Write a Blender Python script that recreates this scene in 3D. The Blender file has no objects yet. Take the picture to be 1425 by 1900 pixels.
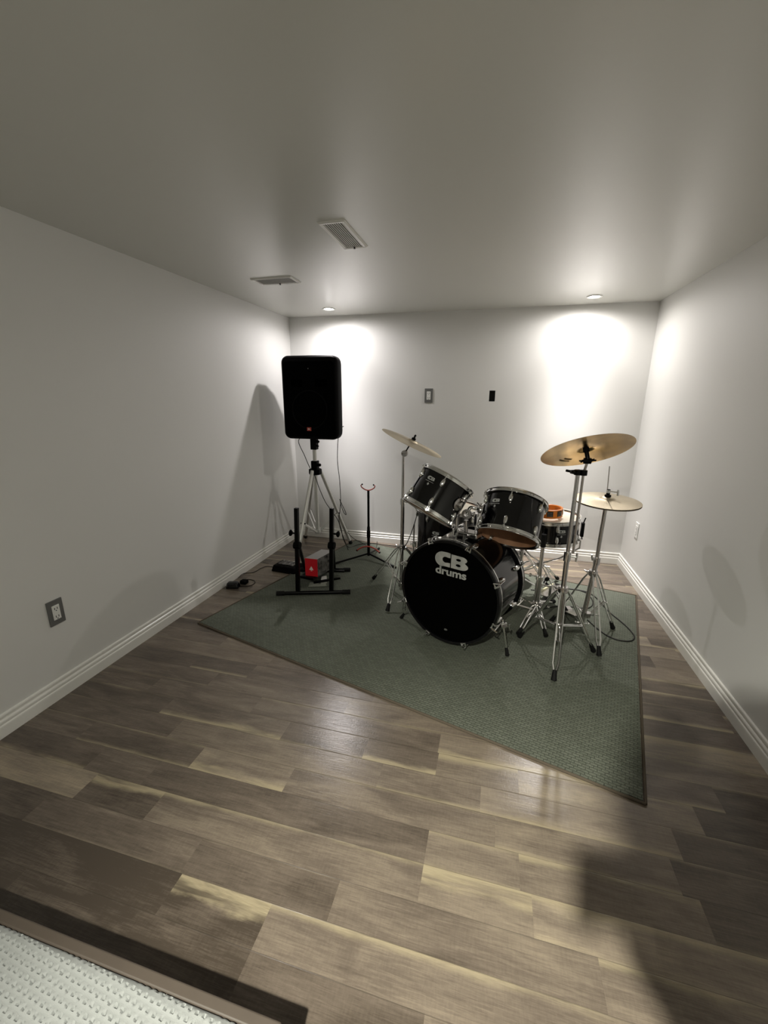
import bpy, bmesh, math, random
from mathutils import Vector, Matrix, Quaternion
V = Vector
random.seed(7)
SC = bpy.context.scene
COL = SC.collection
PI = math.pi

# ------------------------------------------------------------------ camera
FPX = 779.764
YAW, PITCH, ROLL = -0.256248, -0.263293, 0.005421
CAM = V((1.86235, -3.72152, 1.33887))
W, D, H = 2.942, 6.2, 2.03            # room width, depth, ceiling height
_f = V((math.sin(YAW)*math.cos(PITCH), math.cos(YAW)*math.cos(PITCH), math.sin(PITCH)))
_r = V((math.cos(YAW), -math.sin(YAW), 0)); _u = _r.cross(_f)
_r, _u = _r*math.cos(ROLL)+_u*math.sin(ROLL), -_r*math.sin(ROLL)+_u*math.cos(ROLL)
cam_data = bpy.data.cameras.new('camera')
cam_data.sensor_fit = 'VERTICAL'; cam_data.sensor_height = 36.0
cam_data.lens = FPX/1900*36.0; cam_data.clip_start = 0.02
cam = bpy.data.objects.new('camera', cam_data); COL.objects.link(cam)
cam.matrix_world = Matrix(((_r.x, _u.x, -_f.x, CAM.x), (_r.y, _u.y, -_f.y, CAM.y), (_r.z, _u.z, -_f.z, CAM.z), (0, 0, 0, 1)))
SC.camera = cam

def ray(u, v): return _f + _r*((u-712.5)/FPX) - _u*((v-950)/FPX)
def at(u, v, y=None, x=None, z=None):
    """measured photo point -> point in the room at known y, x or z"""
    d = ray(u, v)
    if y is not None: t = (y-CAM.y)/d.y
    elif x is not None: t = (x-CAM.x)/d.x
    else: t = (z-CAM.z)/d.z
    return CAM + d*t

# ------------------------------------------------------------------ light
SC.view_settings.view_transform = 'Standard'; SC.view_settings.look = 'None'
SC.view_settings.gamma = 1.0; SC.view_settings.use_curve_mapping = False
SC.view_settings.exposure = 1.38
world = bpy.data.worlds.new('world'); SC.world = world; world.use_nodes = True
world.node_tree.nodes['Background'].inputs[0].default_value = (0.5, 0.5, 0.45, 1)
world.node_tree.nodes['Background'].inputs[1].default_value = 0.02
LAMPS = [  # x, y, watts, colour, tilt of the bulb in its ring (x, y), beam profile: (cos angle, relative strength)
    (0.498, -0.292, 135.0, (1.0, 0.955, 0.955), -.05, -.05, ((0, 0), (.1, .006), (.35, .045), (.6, .075), (.8, .105), (.866, .155), (.94, .40), (.98, .80), (1, 1))),
    (2.453, -0.261, 140.0, (1.0, 0.955, 0.92), -.05, .04, ((0, 0), (.1, .006), (.35, .045), (.6, .075), (.8, .105), (.866, .155), (.94, .40), (.98, .80), (1, 1))),
    (1.68, -4.27, 225.0, (1.0, 0.985, 0.85), .42, -.19, ((0, 0), (.1, .02), (.35, .03), (.6, .07), (.75, .14), (.84, .32), (.93, .78), (1, 1))),
]

# ------------------------------------------------------------------ materials
def mat(name, color=(0.5, 0.5, 0.5), rough=0.5, metal=0.0, spec=0.5, emit=None, estr=1.0, bump=None, coat=0.0, noise=None):
    m = bpy.data.materials.new(name); m.use_nodes = True
    nt = m.node_tree; b = nt.nodes['Principled BSDF']
    b.inputs['Base Color'].default_value = (*color, 1)
    b.inputs['Roughness'].default_value = rough
    b.inputs['Metallic'].default_value = metal
    b.inputs['Specular IOR Level'].default_value = spec
    b.inputs['Coat Weight'].default_value = coat
    b.inputs['Coat Roughness'].default_value = 0.05
    if emit:
        b.inputs['Emission Color'].default_value = (*emit, 1); b.inputs['Emission Strength'].default_value = estr
    if bump or noise:
        tc = nt.nodes.new('ShaderNodeTexCoord')
    if bump:
        sc, st = bump
        n = nt.nodes.new('ShaderNodeTexNoise'); n.inputs['Scale'].default_value = sc; n.inputs['Detail'].default_value = 3
        bp = nt.nodes.new('ShaderNodeBump'); bp.inputs['Strength'].default_value = st; bp.inputs['Distance'].default_value = 0.002
        nt.links.new(tc.outputs['Object'], n.inputs['Vector']); nt.links.new(n.outputs['Fac'], bp.inputs['Height'])
        nt.links.new(bp.outputs['Normal'], b.inputs['Normal'])
    if noise:
        sc, c2, st = noise
        n = nt.nodes.new('ShaderNodeTexNoise'); n.inputs['Scale'].default_value = sc; n.inputs['Detail'].default_value = 4
        rp = nt.nodes.new('ShaderNodeValToRGB')
        rp.color_ramp.elements[0].position = 0.5-st; rp.color_ramp.elements[0].color = (*color, 1)
        rp.color_ramp.elements[1].position = 0.5+st; rp.color_ramp.elements[1].color = (*c2, 1)
        nt.links.new(tc.outputs['Object'], n.inputs['Vector']); nt.links.new(n.outputs['Fac'], rp.inputs['Fac'])
        nt.links.new(rp.outputs['Color'], b.inputs['Base Color'])
    return m

M = {}
M['wall'] = mat('wall_paint', (0.70, 0.695, 0.675), 0.55, spec=0.3, bump=(220, 0.05))
M['ceiling'] = mat('ceiling_paint', (0.63, 0.63, 0.59), 0.27, spec=0.75, bump=(260, 0.04))
M['trim'] = mat('trim_paint', (0.80, 0.79, 0.75), 0.25, spec=0.5)
M['white'] = mat('white_plastic', (0.78, 0.78, 0.75), 0.35)
M['ventwhite'] = mat('vent_enamel', (0.72, 0.71, 0.68), 0.35)
M['grey_plate'] = mat('grey_plate', (0.13, 0.13, 0.125), 0.45)
M['slot'] = mat('dark_slot', (0.02, 0.02, 0.02), 0.7)
M['chrome'] = mat('chrome', (0.80, 0.80, 0.79), 0.13, metal=1.0)
M['chrome2'] = mat('worn_chrome', (0.62, 0.60, 0.59), 0.22, metal=1.0)
M['alu'] = mat('aluminium', (0.66, 0.66, 0.63), 0.38, metal=0.75)
M['black_gloss'] = mat('black_lacquer', (0.0015, 0.0015, 0.002), 0.10, spec=0.5)
M['black_head'] = mat('black_drum_head', (0.001, 0.001, 0.001), 0.45, spec=0.03)
M['black_hoop'] = mat('black_hoop', (0.004, 0.004, 0.005), 0.2, spec=0.45)
M['black_plastic'] = mat('black_plastic', (0.0015, 0.0015, 0.0015), 0.6, spec=0.06, bump=(300, 0.1))
M['grille'] = mat('black_grille', (0.001, 0.001, 0.001), 0.8, spec=0.02, bump=(500, 0.2))
M['black_metal'] = mat('black_powdercoat', (0.001, 0.001, 0.001), 0.32, spec=0.16)
M['rubber'] = mat('black_rubber', (0.006, 0.006, 0.006), 0.7, spec=0.2)
M['cable'] = mat('black_cable', (0.008, 0.007, 0.006), 0.5, spec=0.3)
M['felt0'] = mat('port_black', (0.0005, 0.0005, 0.0005), 0.9, spec=0.0)
M['felt'] = mat('black_felt', (0.01, 0.01, 0.01), 0.9, spec=0.05)
M['head_white'] = mat('white_drum_head', (0.75, 0.70, 0.58), 0.4)
M['wood'] = mat('bare_shell_wood', (0.42, 0.22, 0.12), 0.6, noise=(18, (0.28, 0.14, 0.075), 0.2))
M['silver_print'] = mat('silver_print', (0.50, 0.50, 0.48), 0.45, noise=(25, (0.36, 0.37, 0.36), 0.15))
M['badge'] = mat('badge_print', (0.45, 0.46, 0.45), 0.4)
M['orange'] = mat('orange_plastic', (0.72, 0.20, 0.01), 0.35)
M['red'] = mat('red_card', (0.62, 0.01, 0.02), 0.45)
M['badge_red'] = mat('red_badge', (0.45, 0.04, 0.02), 0.4)  # plain red of the speaker's maker badge
M['paper'] = mat('paper_white', (0.75, 0.72, 0.68), 0.5)
M['silver_card'] = mat('silver_card', (0.30, 0.29, 0.28), 0.35, metal=0.3)
M['dark_glossy'] = mat('dark_glossy_card', (0.02, 0.02, 0.02), 0.2, noise=(30, (0.16, 0.15, 0.14), 0.12))
M['pinkred'] = mat('red_rubber', (0.42, 0.05, 0.03), 0.35, coat=0.6)
M['skin'] = mat('skin', (0.55, 0.33, 0.24), 0.55)
M['hair'] = mat('dark_hair', (0.03, 0.02, 0.015), 0.6)
M['cloth'] = mat('dark_jumper', (0.05, 0.05, 0.07), 0.9, spec=0.1)
M['jeans'] = mat('blue_jeans', (0.04, 0.06, 0.12), 0.9, spec=0.1)
M['phone'] = mat('phone_glass', (0.02, 0.02, 0.025), 0.15)
M['cream'] = mat('cream_strip', (0.70, 0.66, 0.42), 0.4)

def cymbal_mat(name, c1, c2, rough):
    m = mat(name, c1, rough, metal=1.0); nt = m.node_tree; b = nt.nodes['Principled BSDF']
    tc = nt.nodes.new('ShaderNodeTexCoord')
    ln = nt.nodes.new('ShaderNodeVectorMath'); ln.operation = 'LENGTH'
    sep = nt.nodes.new('ShaderNodeVectorMath'); sep.operation = 'MULTIPLY'; sep.inputs[1].default_value = (1, 1, 0)
    w = nt.nodes.new('ShaderNodeMath'); w.operation = 'SINE'
    k = nt.nodes.new('ShaderNodeMath'); k.operation = 'MULTIPLY'; k.inputs[1].default_value = 2200
    nt.links.new(tc.outputs['Object'], sep.inputs[0]); nt.links.new(sep.outputs[0], ln.inputs[0])
    nt.links.new(ln.outputs['Value'], k.inputs[0]); nt.links.new(k.outputs[0], w.inputs[0])
    bp = nt.nodes.new('ShaderNodeBump'); bp.inputs['Strength'].default_value = 0.12; bp.inputs['Distance'].default_value = 0.0005
    nt.links.new(w.outputs[0], bp.inputs['Height']); nt.links.new(bp.outputs[0], b.inputs['Normal'])
    n = nt.nodes.new('ShaderNodeTexNoise'); n.inputs['Scale'].default_value = 9; n.inputs['Detail'].default_value = 4
    rp = nt.nodes.new('ShaderNodeValToRGB'); rp.color_ramp.elements[0].position = 0.35; rp.color_ramp.elements[1].position = 0.65
    rp.color_ramp.elements[0].color = (*c1, 1); rp.color_ramp.elements[1].color = (*c2, 1)
    nt.links.new(tc.outputs['Object'], n.inputs['Vector']); nt.links.new(n.outputs['Fac'], rp.inputs['Fac']); nt.links.new(rp.outputs['Color'], b.inputs['Base Color'])
    b.inputs['Anisotropic'].default_value = 0.5
    return m
M['ride'] = cymbal_mat('bronze', (0.52, 0.36, 0.15), (0.34, 0.23, 0.10), 0.19)
M['hat'] = cymbal_mat('pale_bronze', (0.62, 0.54, 0.40), (0.52, 0.45, 0.33), 0.38)

# rug: ribbed loops
def rug_mat():
    m = mat('green_rug', (0.09, 0.105, 0.08), 0.95, spec=0.1); nt = m.node_tree; b = nt.nodes['Principled BSDF']
    tc = nt.nodes.new('ShaderNodeTexCoord'); L = nt.links.new
    mp = nt.nodes.new('ShaderNodeMapping'); L(tc.outputs['Object'], mp.inputs['Vector'])
    br = nt.nodes.new('ShaderNodeTexBrick'); br.offset = 0.5
    br.inputs['Scale'].default_value = 1.0; br.inputs['Brick Width'].default_value = 0.026; br.inputs['Row Height'].default_value = 0.0125
    br.inputs['Mortar Size'].default_value = 0.0022; br.inputs['Mortar Smooth'].default_value = 1.0
    br.inputs['Color1'].default_value = (0.128, 0.140, 0.112, 1); br.inputs['Color2'].default_value = (0.160, 0.172, 0.140, 1)
    br.inputs['Mortar'].default_value = (0.098, 0.108, 0.086, 1)
    L(mp.outputs[0], br.inputs['Vector'])
    n = nt.nodes.new('ShaderNodeTexNoise'); n.inputs['Scale'].default_value = 260; n.inputs['Detail'].default_value = 3
    L(tc.outputs['Object'], n.inputs['Vector'])
    n2 = nt.nodes.new('ShaderNodeTexNoise'); n2.inputs['Scale'].default_value = 2.5; n2.inputs['Detail'].default_value = 2
    L(tc.outputs['Object'], n2.inputs['Vector'])
    mx = nt.nodes.new('ShaderNodeMix'); mx.data_type = 'RGBA'; mx.blend_type = 'MULTIPLY'; mx.inputs['Factor'].default_value = 0.8
    rp = nt.nodes.new('ShaderNodeValToRGB'); rp.color_ramp.elements[0].position = 0.3; rp.color_ramp.elements[1].position = 0.7
    rp.color_ramp.elements[0].color = (0.6, 0.6, 0.6, 1); rp.color_ramp.elements[1].color = (1.2, 1.2, 1.2, 1)
    L(n.outputs['Fac'], rp.inputs['Fac']); L(br.outputs['Color'], mx.inputs[6]); L(rp.outputs['Color'], mx.inputs[7])
    L(mx.outputs[2], b.inputs['Base Color'])
    ad = nt.nodes.new('ShaderNodeMath'); ad.operation = 'SUBTRACT'; L(n.outputs['Fac'], ad.inputs[0]); L(br.outputs['Fac'], ad.inputs[1])
    bp = nt.nodes.new('ShaderNodeBump'); bp.inputs['Strength'].default_value = 0.8; bp.inputs['Distance'].default_value = 0.003
    L(ad.outputs[0], bp.inputs['Height']); L(bp.outputs[0], b.inputs['Normal'])
    return m
M['rug'] = rug_mat()
M['binding'] = mat('rug_binding', (0.10, 0.082, 0.062), 0.9, spec=0.1, bump=(400, 0.4))

# floor planks: per plank attributes (tone, seed, sap on far edge, sap on near edge), uv = metres along / 0..1 across
def floor_mat():
    m = bpy.data.materials.new('plank_floor'); m.use_nodes = True; nt = m.node_tree; b = nt.nodes['Principled BSDF']; L = nt.links.new
    N = nt.nodes.new
    def math_(op, a, c=None, clamp=False):
        x = N('ShaderNodeMath'); x.operation = op; x.use_clamp = clamp
        for i, q in enumerate((a, c)):
            if q is None: continue
            if isinstance(q, (int, float)): x.inputs[i].default_value = q
            else: L(q, x.inputs[i])
        return x.outputs[0]
    uv = N('ShaderNodeUVMap'); uv.uv_map = 'plank'
    at_ = N('ShaderNodeAttribute'); at_.attribute_name = 'plank_look'
    sp = N('ShaderNodeSeparateColor'); L(at_.outputs['Color'], sp.inputs[0])
    tone, sapA, sapB = sp.outputs[0], sp.outputs[1], sp.outputs[2]; seed = at_.outputs['Alpha']
    sx = N('ShaderNodeSeparateXYZ'); L(uv.outputs[0], sx.inputs[0])
    U, Vv = sx.outputs[0], sx.outputs[1]
    def vec(x, y, z):
        c = N('ShaderNodeCombineXYZ')
        for i, q in enumerate((x, y, z)):
            if isinstance(q, (int, float)): c.inputs[i].default_value = q
            else: L(q, c.inputs[i])
        return c.outputs[0]
    sd = math_('MULTIPLY', seed, 91.0)
    def noise(v, detail=4, rough=0.55, dist=0.0):
        n = N('ShaderNodeTexNoise'); n.inputs['Scale'].default_value = 1.0; n.inputs['Detail'].default_value = detail
        n.inputs['Roughness'].default_value = rough; n.inputs['Distortion'].default_value = dist
        L(v, n.inputs['Vector']); return n.outputs['Fac']
    edge = noise(vec(math_('MULTIPLY', U, 4.0), math_('MULTIPLY', Vv, 1.0), sd), 5, 0.6)
    broad = noise(vec(math_('MULTIPLY', U, 3.5), math_('MULTIPLY', Vv, 1.6), math_('ADD', sd, 7.3)), 3, 0.5, 0.8)
    grain = noise(vec(math_('MULTIPLY', U, 12.0), math_('MULTIPLY', Vv, 22.0), math_('ADD', sd, 3.1)), 5, 0.65, 0.6)
    saw = noise(vec(math_('MULTIPLY', U, 170.0), math_('MULTIPLY', Vv, 5.0), sd), 2, 0.6)
    def smooth(x, lo, hi):
        r = N('ShaderNodeMapRange'); r.interpolation_type = 'SMOOTHSTEP'
        L(x, r.inputs[0]); r.inputs[1].default_value = lo; r.inputs[2].default_value = hi; return r.outputs[0]
    # sapwood: v near 1 (far side) or near 0 (near side), width modulated by noise
    e2 = math_('MULTIPLY', math_('SUBTRACT', edge, 0.5), 1.5)
    fa = math_('ADD', math_('ADD', math_('SUBTRACT', Vv, 1.0), math_('MULTIPLY', sapA, 0.9)), math_('MULTIPLY', math_('MULTIPLY', e2, sapA), 1.3))
    fb = math_('ADD', math_('ADD', math_('MULTIPLY', Vv, -1.0), math_('MULTIPLY', sapB, 0.9)), math_('MULTIPLY', math_('MULTIPLY', e2, sapB), -1.3))
    sa = smooth(fa, -0.04, 0.24); sb = smooth(fb, -0.04, 0.24)
    patch = noise(vec(math_('MULTIPLY', U, 3.0), math_('MULTIPLY', Vv, 2.6), math_('ADD', sd, 17.0)), 4, 0.6, 0.5)
    sap = math_('MULTIPLY', math_('MAXIMUM', sa, sb), math_('ADD', math_('MULTIPLY', smooth(patch, 0.34, 0.56), 0.75), 0.18))
    rp = N('ShaderNodeValToRGB'); cr = rp.color_ramp
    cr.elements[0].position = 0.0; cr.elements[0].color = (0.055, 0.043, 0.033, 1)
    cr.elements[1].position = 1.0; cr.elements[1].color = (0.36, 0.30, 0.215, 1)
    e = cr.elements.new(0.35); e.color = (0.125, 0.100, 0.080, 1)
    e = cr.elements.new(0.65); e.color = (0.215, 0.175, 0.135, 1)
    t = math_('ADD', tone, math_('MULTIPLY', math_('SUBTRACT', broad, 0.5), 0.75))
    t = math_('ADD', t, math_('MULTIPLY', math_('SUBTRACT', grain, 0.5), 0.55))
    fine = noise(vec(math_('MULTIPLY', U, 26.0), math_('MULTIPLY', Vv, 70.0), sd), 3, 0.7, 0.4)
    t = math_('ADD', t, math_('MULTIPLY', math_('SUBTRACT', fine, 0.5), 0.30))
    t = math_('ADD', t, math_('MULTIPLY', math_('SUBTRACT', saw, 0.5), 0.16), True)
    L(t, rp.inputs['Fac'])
    sapc = N('ShaderNodeMix'); sapc.data_type = 'RGBA'
    sapc.inputs[6].default_value = (0.235, 0.19, 0.12, 1); sapc.inputs[7].default_value = (0.42, 0.36, 0.245, 1); L(fine, sapc.inputs['Factor'])
    mx = N('ShaderNodeMix'); mx.data_type = 'RGBA'; L(sap, mx.inputs['Factor']); L(rp.outputs['Color'], mx.inputs[6]); L(sapc.outputs[2], mx.inputs[7])
    # thin dark seam
    seam = smooth(math_('MINIMUM', Vv, math_('SUBTRACT', 1.0, Vv)), 0.0, 0.02)
    mx2 = N('ShaderNodeMix'); mx2.data_type = 'RGBA'; mx2.blend_type = 'MULTIPLY'; mx2.inputs['Factor'].default_value = 1.0
    cmb = math_('ADD', math_('MULTIPLY', seam, 0.35), 0.65)
    L(mx.outputs[2], mx2.inputs[6]); c3 = N('ShaderNodeCombineColor'); [L(cmb, c3.inputs[i]) for i in range(3)]; L(c3.outputs[0], mx2.inputs[7])
    L(mx2.outputs[2], b.inputs['Base Color'])
    b.inputs['Roughness'].default_value = 0.34
    L(math_('ADD', math_('MULTIPLY', grain, 0.12), 0.15), b.inputs['Roughness'])
    b.inputs['Specular IOR Level'].default_value = 0.5
    bp = N('ShaderNodeBump'); bp.inputs['Strength'].default_value = 0.25; bp.inputs['Distance'].default_value = 0.0012
    L(math_('ADD', math_('MULTIPLY', saw, 0.6), math_('ADD', grain, math_('MULTIPLY', seam, 2.0))), bp.inputs['Height']); L(bp.outputs[0], b.inputs['Normal'])
    return m
M['floor'] = floor_mat()

# ------------------------------------------------------------------ mesh helpers
ORG = {}      # world origin of each thing / part
def frame(n):
    n = V(n).normalized(); a = V((0, 0, 1)) if abs(n.z) < 0.9 else V((1, 0, 0))
    x = a.cross(n).normalized(); return x, n.cross(x).normalized(), n
def box(bm, lo, hi, m=None):
    vs = []
    for z in (lo[2], hi[2]):
        for x, y in ((lo[0], lo[1]), (hi[0], lo[1]), (hi[0], hi[1]), (lo[0], hi[1])):
            p = V((x, y, z)); vs.append(bm.verts.new(m @ p if m else p))
    for f in ((0, 3, 2, 1), (4, 5, 6, 7), (0, 1, 5, 4), (1, 2, 6, 5), (2, 3, 7, 6), (3, 0, 4, 7)):
        bm.faces.new([vs[i] for i in f])
def bar(bm, a, b, w, h, up=(0, 0, 1)):
    a, b = V(a), V(b); z = (b-a).normalized(); x = V(up).cross(z)
    if x.length < 1e-4: x = V((1, 0, 0)).cross(z)
    x.normalize(); y = z.cross(x)
    m = Matrix(((x.x, y.x, z.x, a.x), (x.y, y.y, z.y, a.y), (x.z, y.z, z.z, a.z), (0, 0, 0, 1)))
    box(bm, (-w/2, -h/2, 0), (w/2, h/2, (b-a).length), m)
def tube(bm, pts, r, seg=10, cap=True, radii=None, closed=False):
    pts = [V(p) for p in pts]; n = len(pts); rings = []
    t0 = (pts[1]-pts[0]).normalized(); x = frame(t0)[0]; prev = t0
    for i, p in enumerate(pts):
        if closed: t = (pts[(i+1) % n]-pts[i-1]).normalized()
        elif i == 0: t = t0
        elif i == n-1: t = (pts[-1]-pts[-2]).normalized()
        else: t = ((pts[i+1]-p).normalized()+(p-pts[i-1]).normalized()).normalized()
        x = prev.rotation_difference(t) @ x; x = (x-t*x.dot(t)).normalized(); prev = t; y = t.cross(x)
        rr = radii[i] if radii else r
        rings.append([bm.verts.new(p+(x*math.cos(2*PI*k/seg)+y*math.sin(2*PI*k/seg))*rr) for k in range(seg)])
    m = n if closed else n-1
    for i in range(m):
        A, B = rings[i], rings[(i+1) % n]
        for k in range(seg): bm.faces.new((A[k], A[(k+1) % seg], B[(k+1) % seg], B[k]))
    if cap and not closed: bm.faces.new(rings[0][::-1]); bm.faces.new(rings[-1])
def lathe(bm, c, n, prof, seg=48, closed_prof=False):
    """prof: list of (radius, height along n)"""
    x, y, z = frame(n); c = V(c); rings = []
    for r, h in prof:
        if r < 1e-6: rings.append([bm.verts.new(c+z*h)])
        else: rings.append([bm.verts.new(c+z*h+(x*math.cos(2*PI*k/seg)+y*math.sin(2*PI*k/seg))*r) for k in range(seg)])
    pairs = list(zip(rings, rings[1:])) + ([(rings[-1], rings[0])] if closed_prof else [])
    for A, B in pairs:
        for k in range(seg):
            a0, a1 = A[k % len(A)], A[(k+1) % len(A)]; b0, b1 = B[k % len(B)], B[(k+1) % len(B)]
            vs = [a0, a1, b1, b0] if len(A) > 1 and len(B) > 1 else ([a0, b1, b0] if len(A) == 1 else [a0, a1, b0])
            if len(set(vs)) == len(vs): bm.faces.new(vs)
def spline(pts, sub=8, closed=False):
    P = [V(p) for p in pts]; out = []; n = len(P); m = n if closed else n-1
    for i in range(m):
        p1, p2 = P[i], P[(i+1) % n]
        p0 = P[i-1] if (i > 0 or closed) else p1*2-p2
        p3 = P[(i+2) % n] if (i+2 < n or closed) else p2*2-p1
        for k in range(sub):
            t = k/sub
            out.append(0.5*((2*p1)+(p2-p0)*t+(2*p0-5*p1+4*p2-p3)*t*t+(3*p1-p0-3*p2+p3)*t**3))
    if not closed: out.append(P[-1])
    return out
def part(name, bm, m, parent=None, smooth=True, bevel=0, label=None, keep_local=False):
    bmesh.ops.recalc_face_normals(bm, faces=bm.faces)
    if parent is not None and not keep_local:
        bmesh.ops.translate(bm, verts=bm.verts, vec=-ORG[parent.name])
    me = bpy.data.meshes.new(name); bm.to_mesh(me); bm.free()
    me.materials.append(m)
    if smooth:
        me.polygons.foreach_set('use_smooth', [True]*len(me.polygons))
        me.set_sharp_from_angle(angle=math.radians(38))
    o = bpy.data.objects.new(name, me); COL.objects.link(o)
    if parent is not None: o.parent = parent; ORG[o.name] = ORG[parent.name].copy()
    else: ORG[o.name] = V((0, 0, 0))
    if bevel:
        b = o.modifiers.new('bevel', 'BEVEL'); b.width = bevel; b.segments = 3; b.limit_method = 'ANGLE'
    if label: o['label'] = label
    return o
def thing(name, label, cat, loc=(0, 0, 0), group=None):
    o = bpy.data.objects.new(name, None); COL.objects.link(o); o.location = loc; o.empty_display_size = 0.05
    ORG[o.name] = V(loc); o['label'] = label; o['category'] = cat
    if group: o['group'] = group
    return o
def tag(o, label, cat, group=None):
    o['label'] = label; o['category'] = cat
    if group: o['group'] = group
    return o
def struct(name, bm, m, smooth=False, bevel=0):
    o = part(name, bm, m, None, smooth, bevel); o['kind'] = 'structure'; return o
def new(): return bmesh.new()
def recenter(o, loc):
    """move a single-mesh thing's origin to its base"""
    loc = V(loc); o.data.transform(Matrix.Translation(-loc)); o.location = loc; ORG[o.name] = loc; return o

# ------------------------------------------------------------------ room shell
bm = new(); box(bm, (-0.12, -D, 0), (0, 0.12, H+0.1)); struct('wall_left', bm, M['wall'])
bm = new(); box(bm, (W, -D, 0), (W+0.12, 0.12, H+0.1)); struct('wall_right', bm, M['wall'])
# back wall with a cut-out for the open electrical box
hx0, hx1, hz0, hz1 = 1.784, 1.832, 1.321, 1.409
bm = new()
box(bm, (0, 0, 0), (hx0, 0.12, H)); box(bm, (hx1, 0, 0), (W, 0.12, H))
box(bm, (hx0, 0, 0), (hx1, 0.12, hz0)); box(bm, (hx0, 0, hz1), (hx1, 0.12, H)); box(bm, (hx0, 0.07, hz0), (hx1, 0.12, hz1))
bmesh.ops.remove_doubles(bm, verts=bm.verts, dist=1e-5)
struct('wall_back', bm, M['wall'])
bm = new(); box(bm, (0, -D-0.12, 0), (W, -D, H)); struct('wall_front', bm, M['wall'])
# ceiling with three round openings for the pot lights is kept closed: lamps hang 2 mm below as trims
bm = new(); box(bm, (0, -D, H), (W, 0, H+0.1)); struct('ceiling', bm, M['ceiling'])

# plank floor as one mesh: one quad per plank
PW = 0.1045; Y0 = -2.783
rows = {}
def known(y_near, planks): rows[round((y_near-Y0)/PW)] = planks
# planks: (x start, tone, sap far, sap near)
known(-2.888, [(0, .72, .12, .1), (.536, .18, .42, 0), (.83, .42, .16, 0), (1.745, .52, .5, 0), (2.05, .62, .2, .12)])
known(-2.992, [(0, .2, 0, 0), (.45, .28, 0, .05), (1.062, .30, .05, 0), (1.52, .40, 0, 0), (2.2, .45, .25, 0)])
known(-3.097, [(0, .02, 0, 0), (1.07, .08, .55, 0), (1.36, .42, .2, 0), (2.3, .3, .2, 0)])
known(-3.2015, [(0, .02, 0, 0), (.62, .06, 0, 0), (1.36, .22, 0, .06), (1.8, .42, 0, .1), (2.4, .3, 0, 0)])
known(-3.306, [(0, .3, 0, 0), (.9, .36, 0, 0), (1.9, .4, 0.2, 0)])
known(-2.783, [(0, .22, 0, .18), (.46, .3, 0, 0), (.72, .26, 0, 0), (1.745, .48, .12, .1), (2.02, .45, .25, 0), (2.5, .2, 0, .1)])
known(-2.678, [(0, .35, .1, 0), (.3, .25, .15, .18), (.835, .55, 0, .45), (1.222, .38, .1, 0), (1.95, .5, 0, .12), (2.46, .25, .1, 0)])
known(-2.574, [(0, .33, .05, 0), (.65, .48, 0, .04), (1.538, .42, 0, .16), (1.9, .58, 0, .2), (2.5, .28, .12, 0)])
known(-2.469, [(0, .25, .16, 0), (.515, .38, .02, .34), (1.1, .3, 0, .12), (1.45, .34, 0, .36), (1.735, .5, .28, 0), (2.03, .62, .14, 0), (2.6, .2, 0, 0)])
known(-2.3645, [(0, .3, .1, 0), (.35, .4, 0, 0), (.9, .35, .1, 0), (1.73, .55, 0, .3), (2.31, .4, 0, .2), (2.7, .2, .1, 0)])
known(-2.26, [(0, .35, 0, .1), (.6, .45, 0, 0), (1.3, .5, 0, .1), (2.4, .5, .2, .1)])
known(-2.1555, [(0, .28, 0, 0), (.42, .3, 0, .2), (.75, .35, 0, 0), (1.4, .4, .1, 0), (2.5, .68, .3, 0)])
known(-2.051, [(0, .5, .1, 0), (.8, .45, .1, 0), (2.4, .35, 0, .1)])
bm = new(); uvl = bm.loops.layers.uv.new('plank'); al = bm.loops.layers.float_color.new('plank_look')
rnd = random.Random(11)
r0 = math.floor((-D-Y0)/PW); r1 = math.ceil((0.0-Y0)/PW)
for r in range(r0, r1+1):
    ya, yb = max(Y0+r*PW, -D), min(Y0+(r+1)*PW, 0.0)
    if yb <= ya: continue
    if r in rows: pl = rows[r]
    else:
        pl = []; x = -rnd.uniform(0, .5)
        while x < W:
            pl.append((max(x, 0), rnd.uniform(.2, .62), rnd.choice((0, 0, .12, .25)), rnd.choice((0, 0, .1, .3))))
            x += rnd.uniform(.35, .95)
        pl = [p for i, p in enumerate(pl) if i+1 == len(pl) or pl[i+1][0] > 0]
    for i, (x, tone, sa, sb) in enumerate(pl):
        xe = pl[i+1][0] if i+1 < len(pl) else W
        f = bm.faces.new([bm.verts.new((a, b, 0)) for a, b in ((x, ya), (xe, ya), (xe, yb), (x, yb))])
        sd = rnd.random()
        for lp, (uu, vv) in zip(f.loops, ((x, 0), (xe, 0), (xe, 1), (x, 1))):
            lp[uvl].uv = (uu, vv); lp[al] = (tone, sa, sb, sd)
me = bpy.data.meshes.new('floor'); bm.to_mesh(me); bm.free(); me.materials.append(M['floor'])
fl = bpy.data.objects.new('floor', me); COL.objects.link(fl); fl['kind'] = 'structure'
sol = fl.modifiers.new('thick', 'SOLIDIFY'); sol.thickness = 0.02; sol.offset = -1

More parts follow.
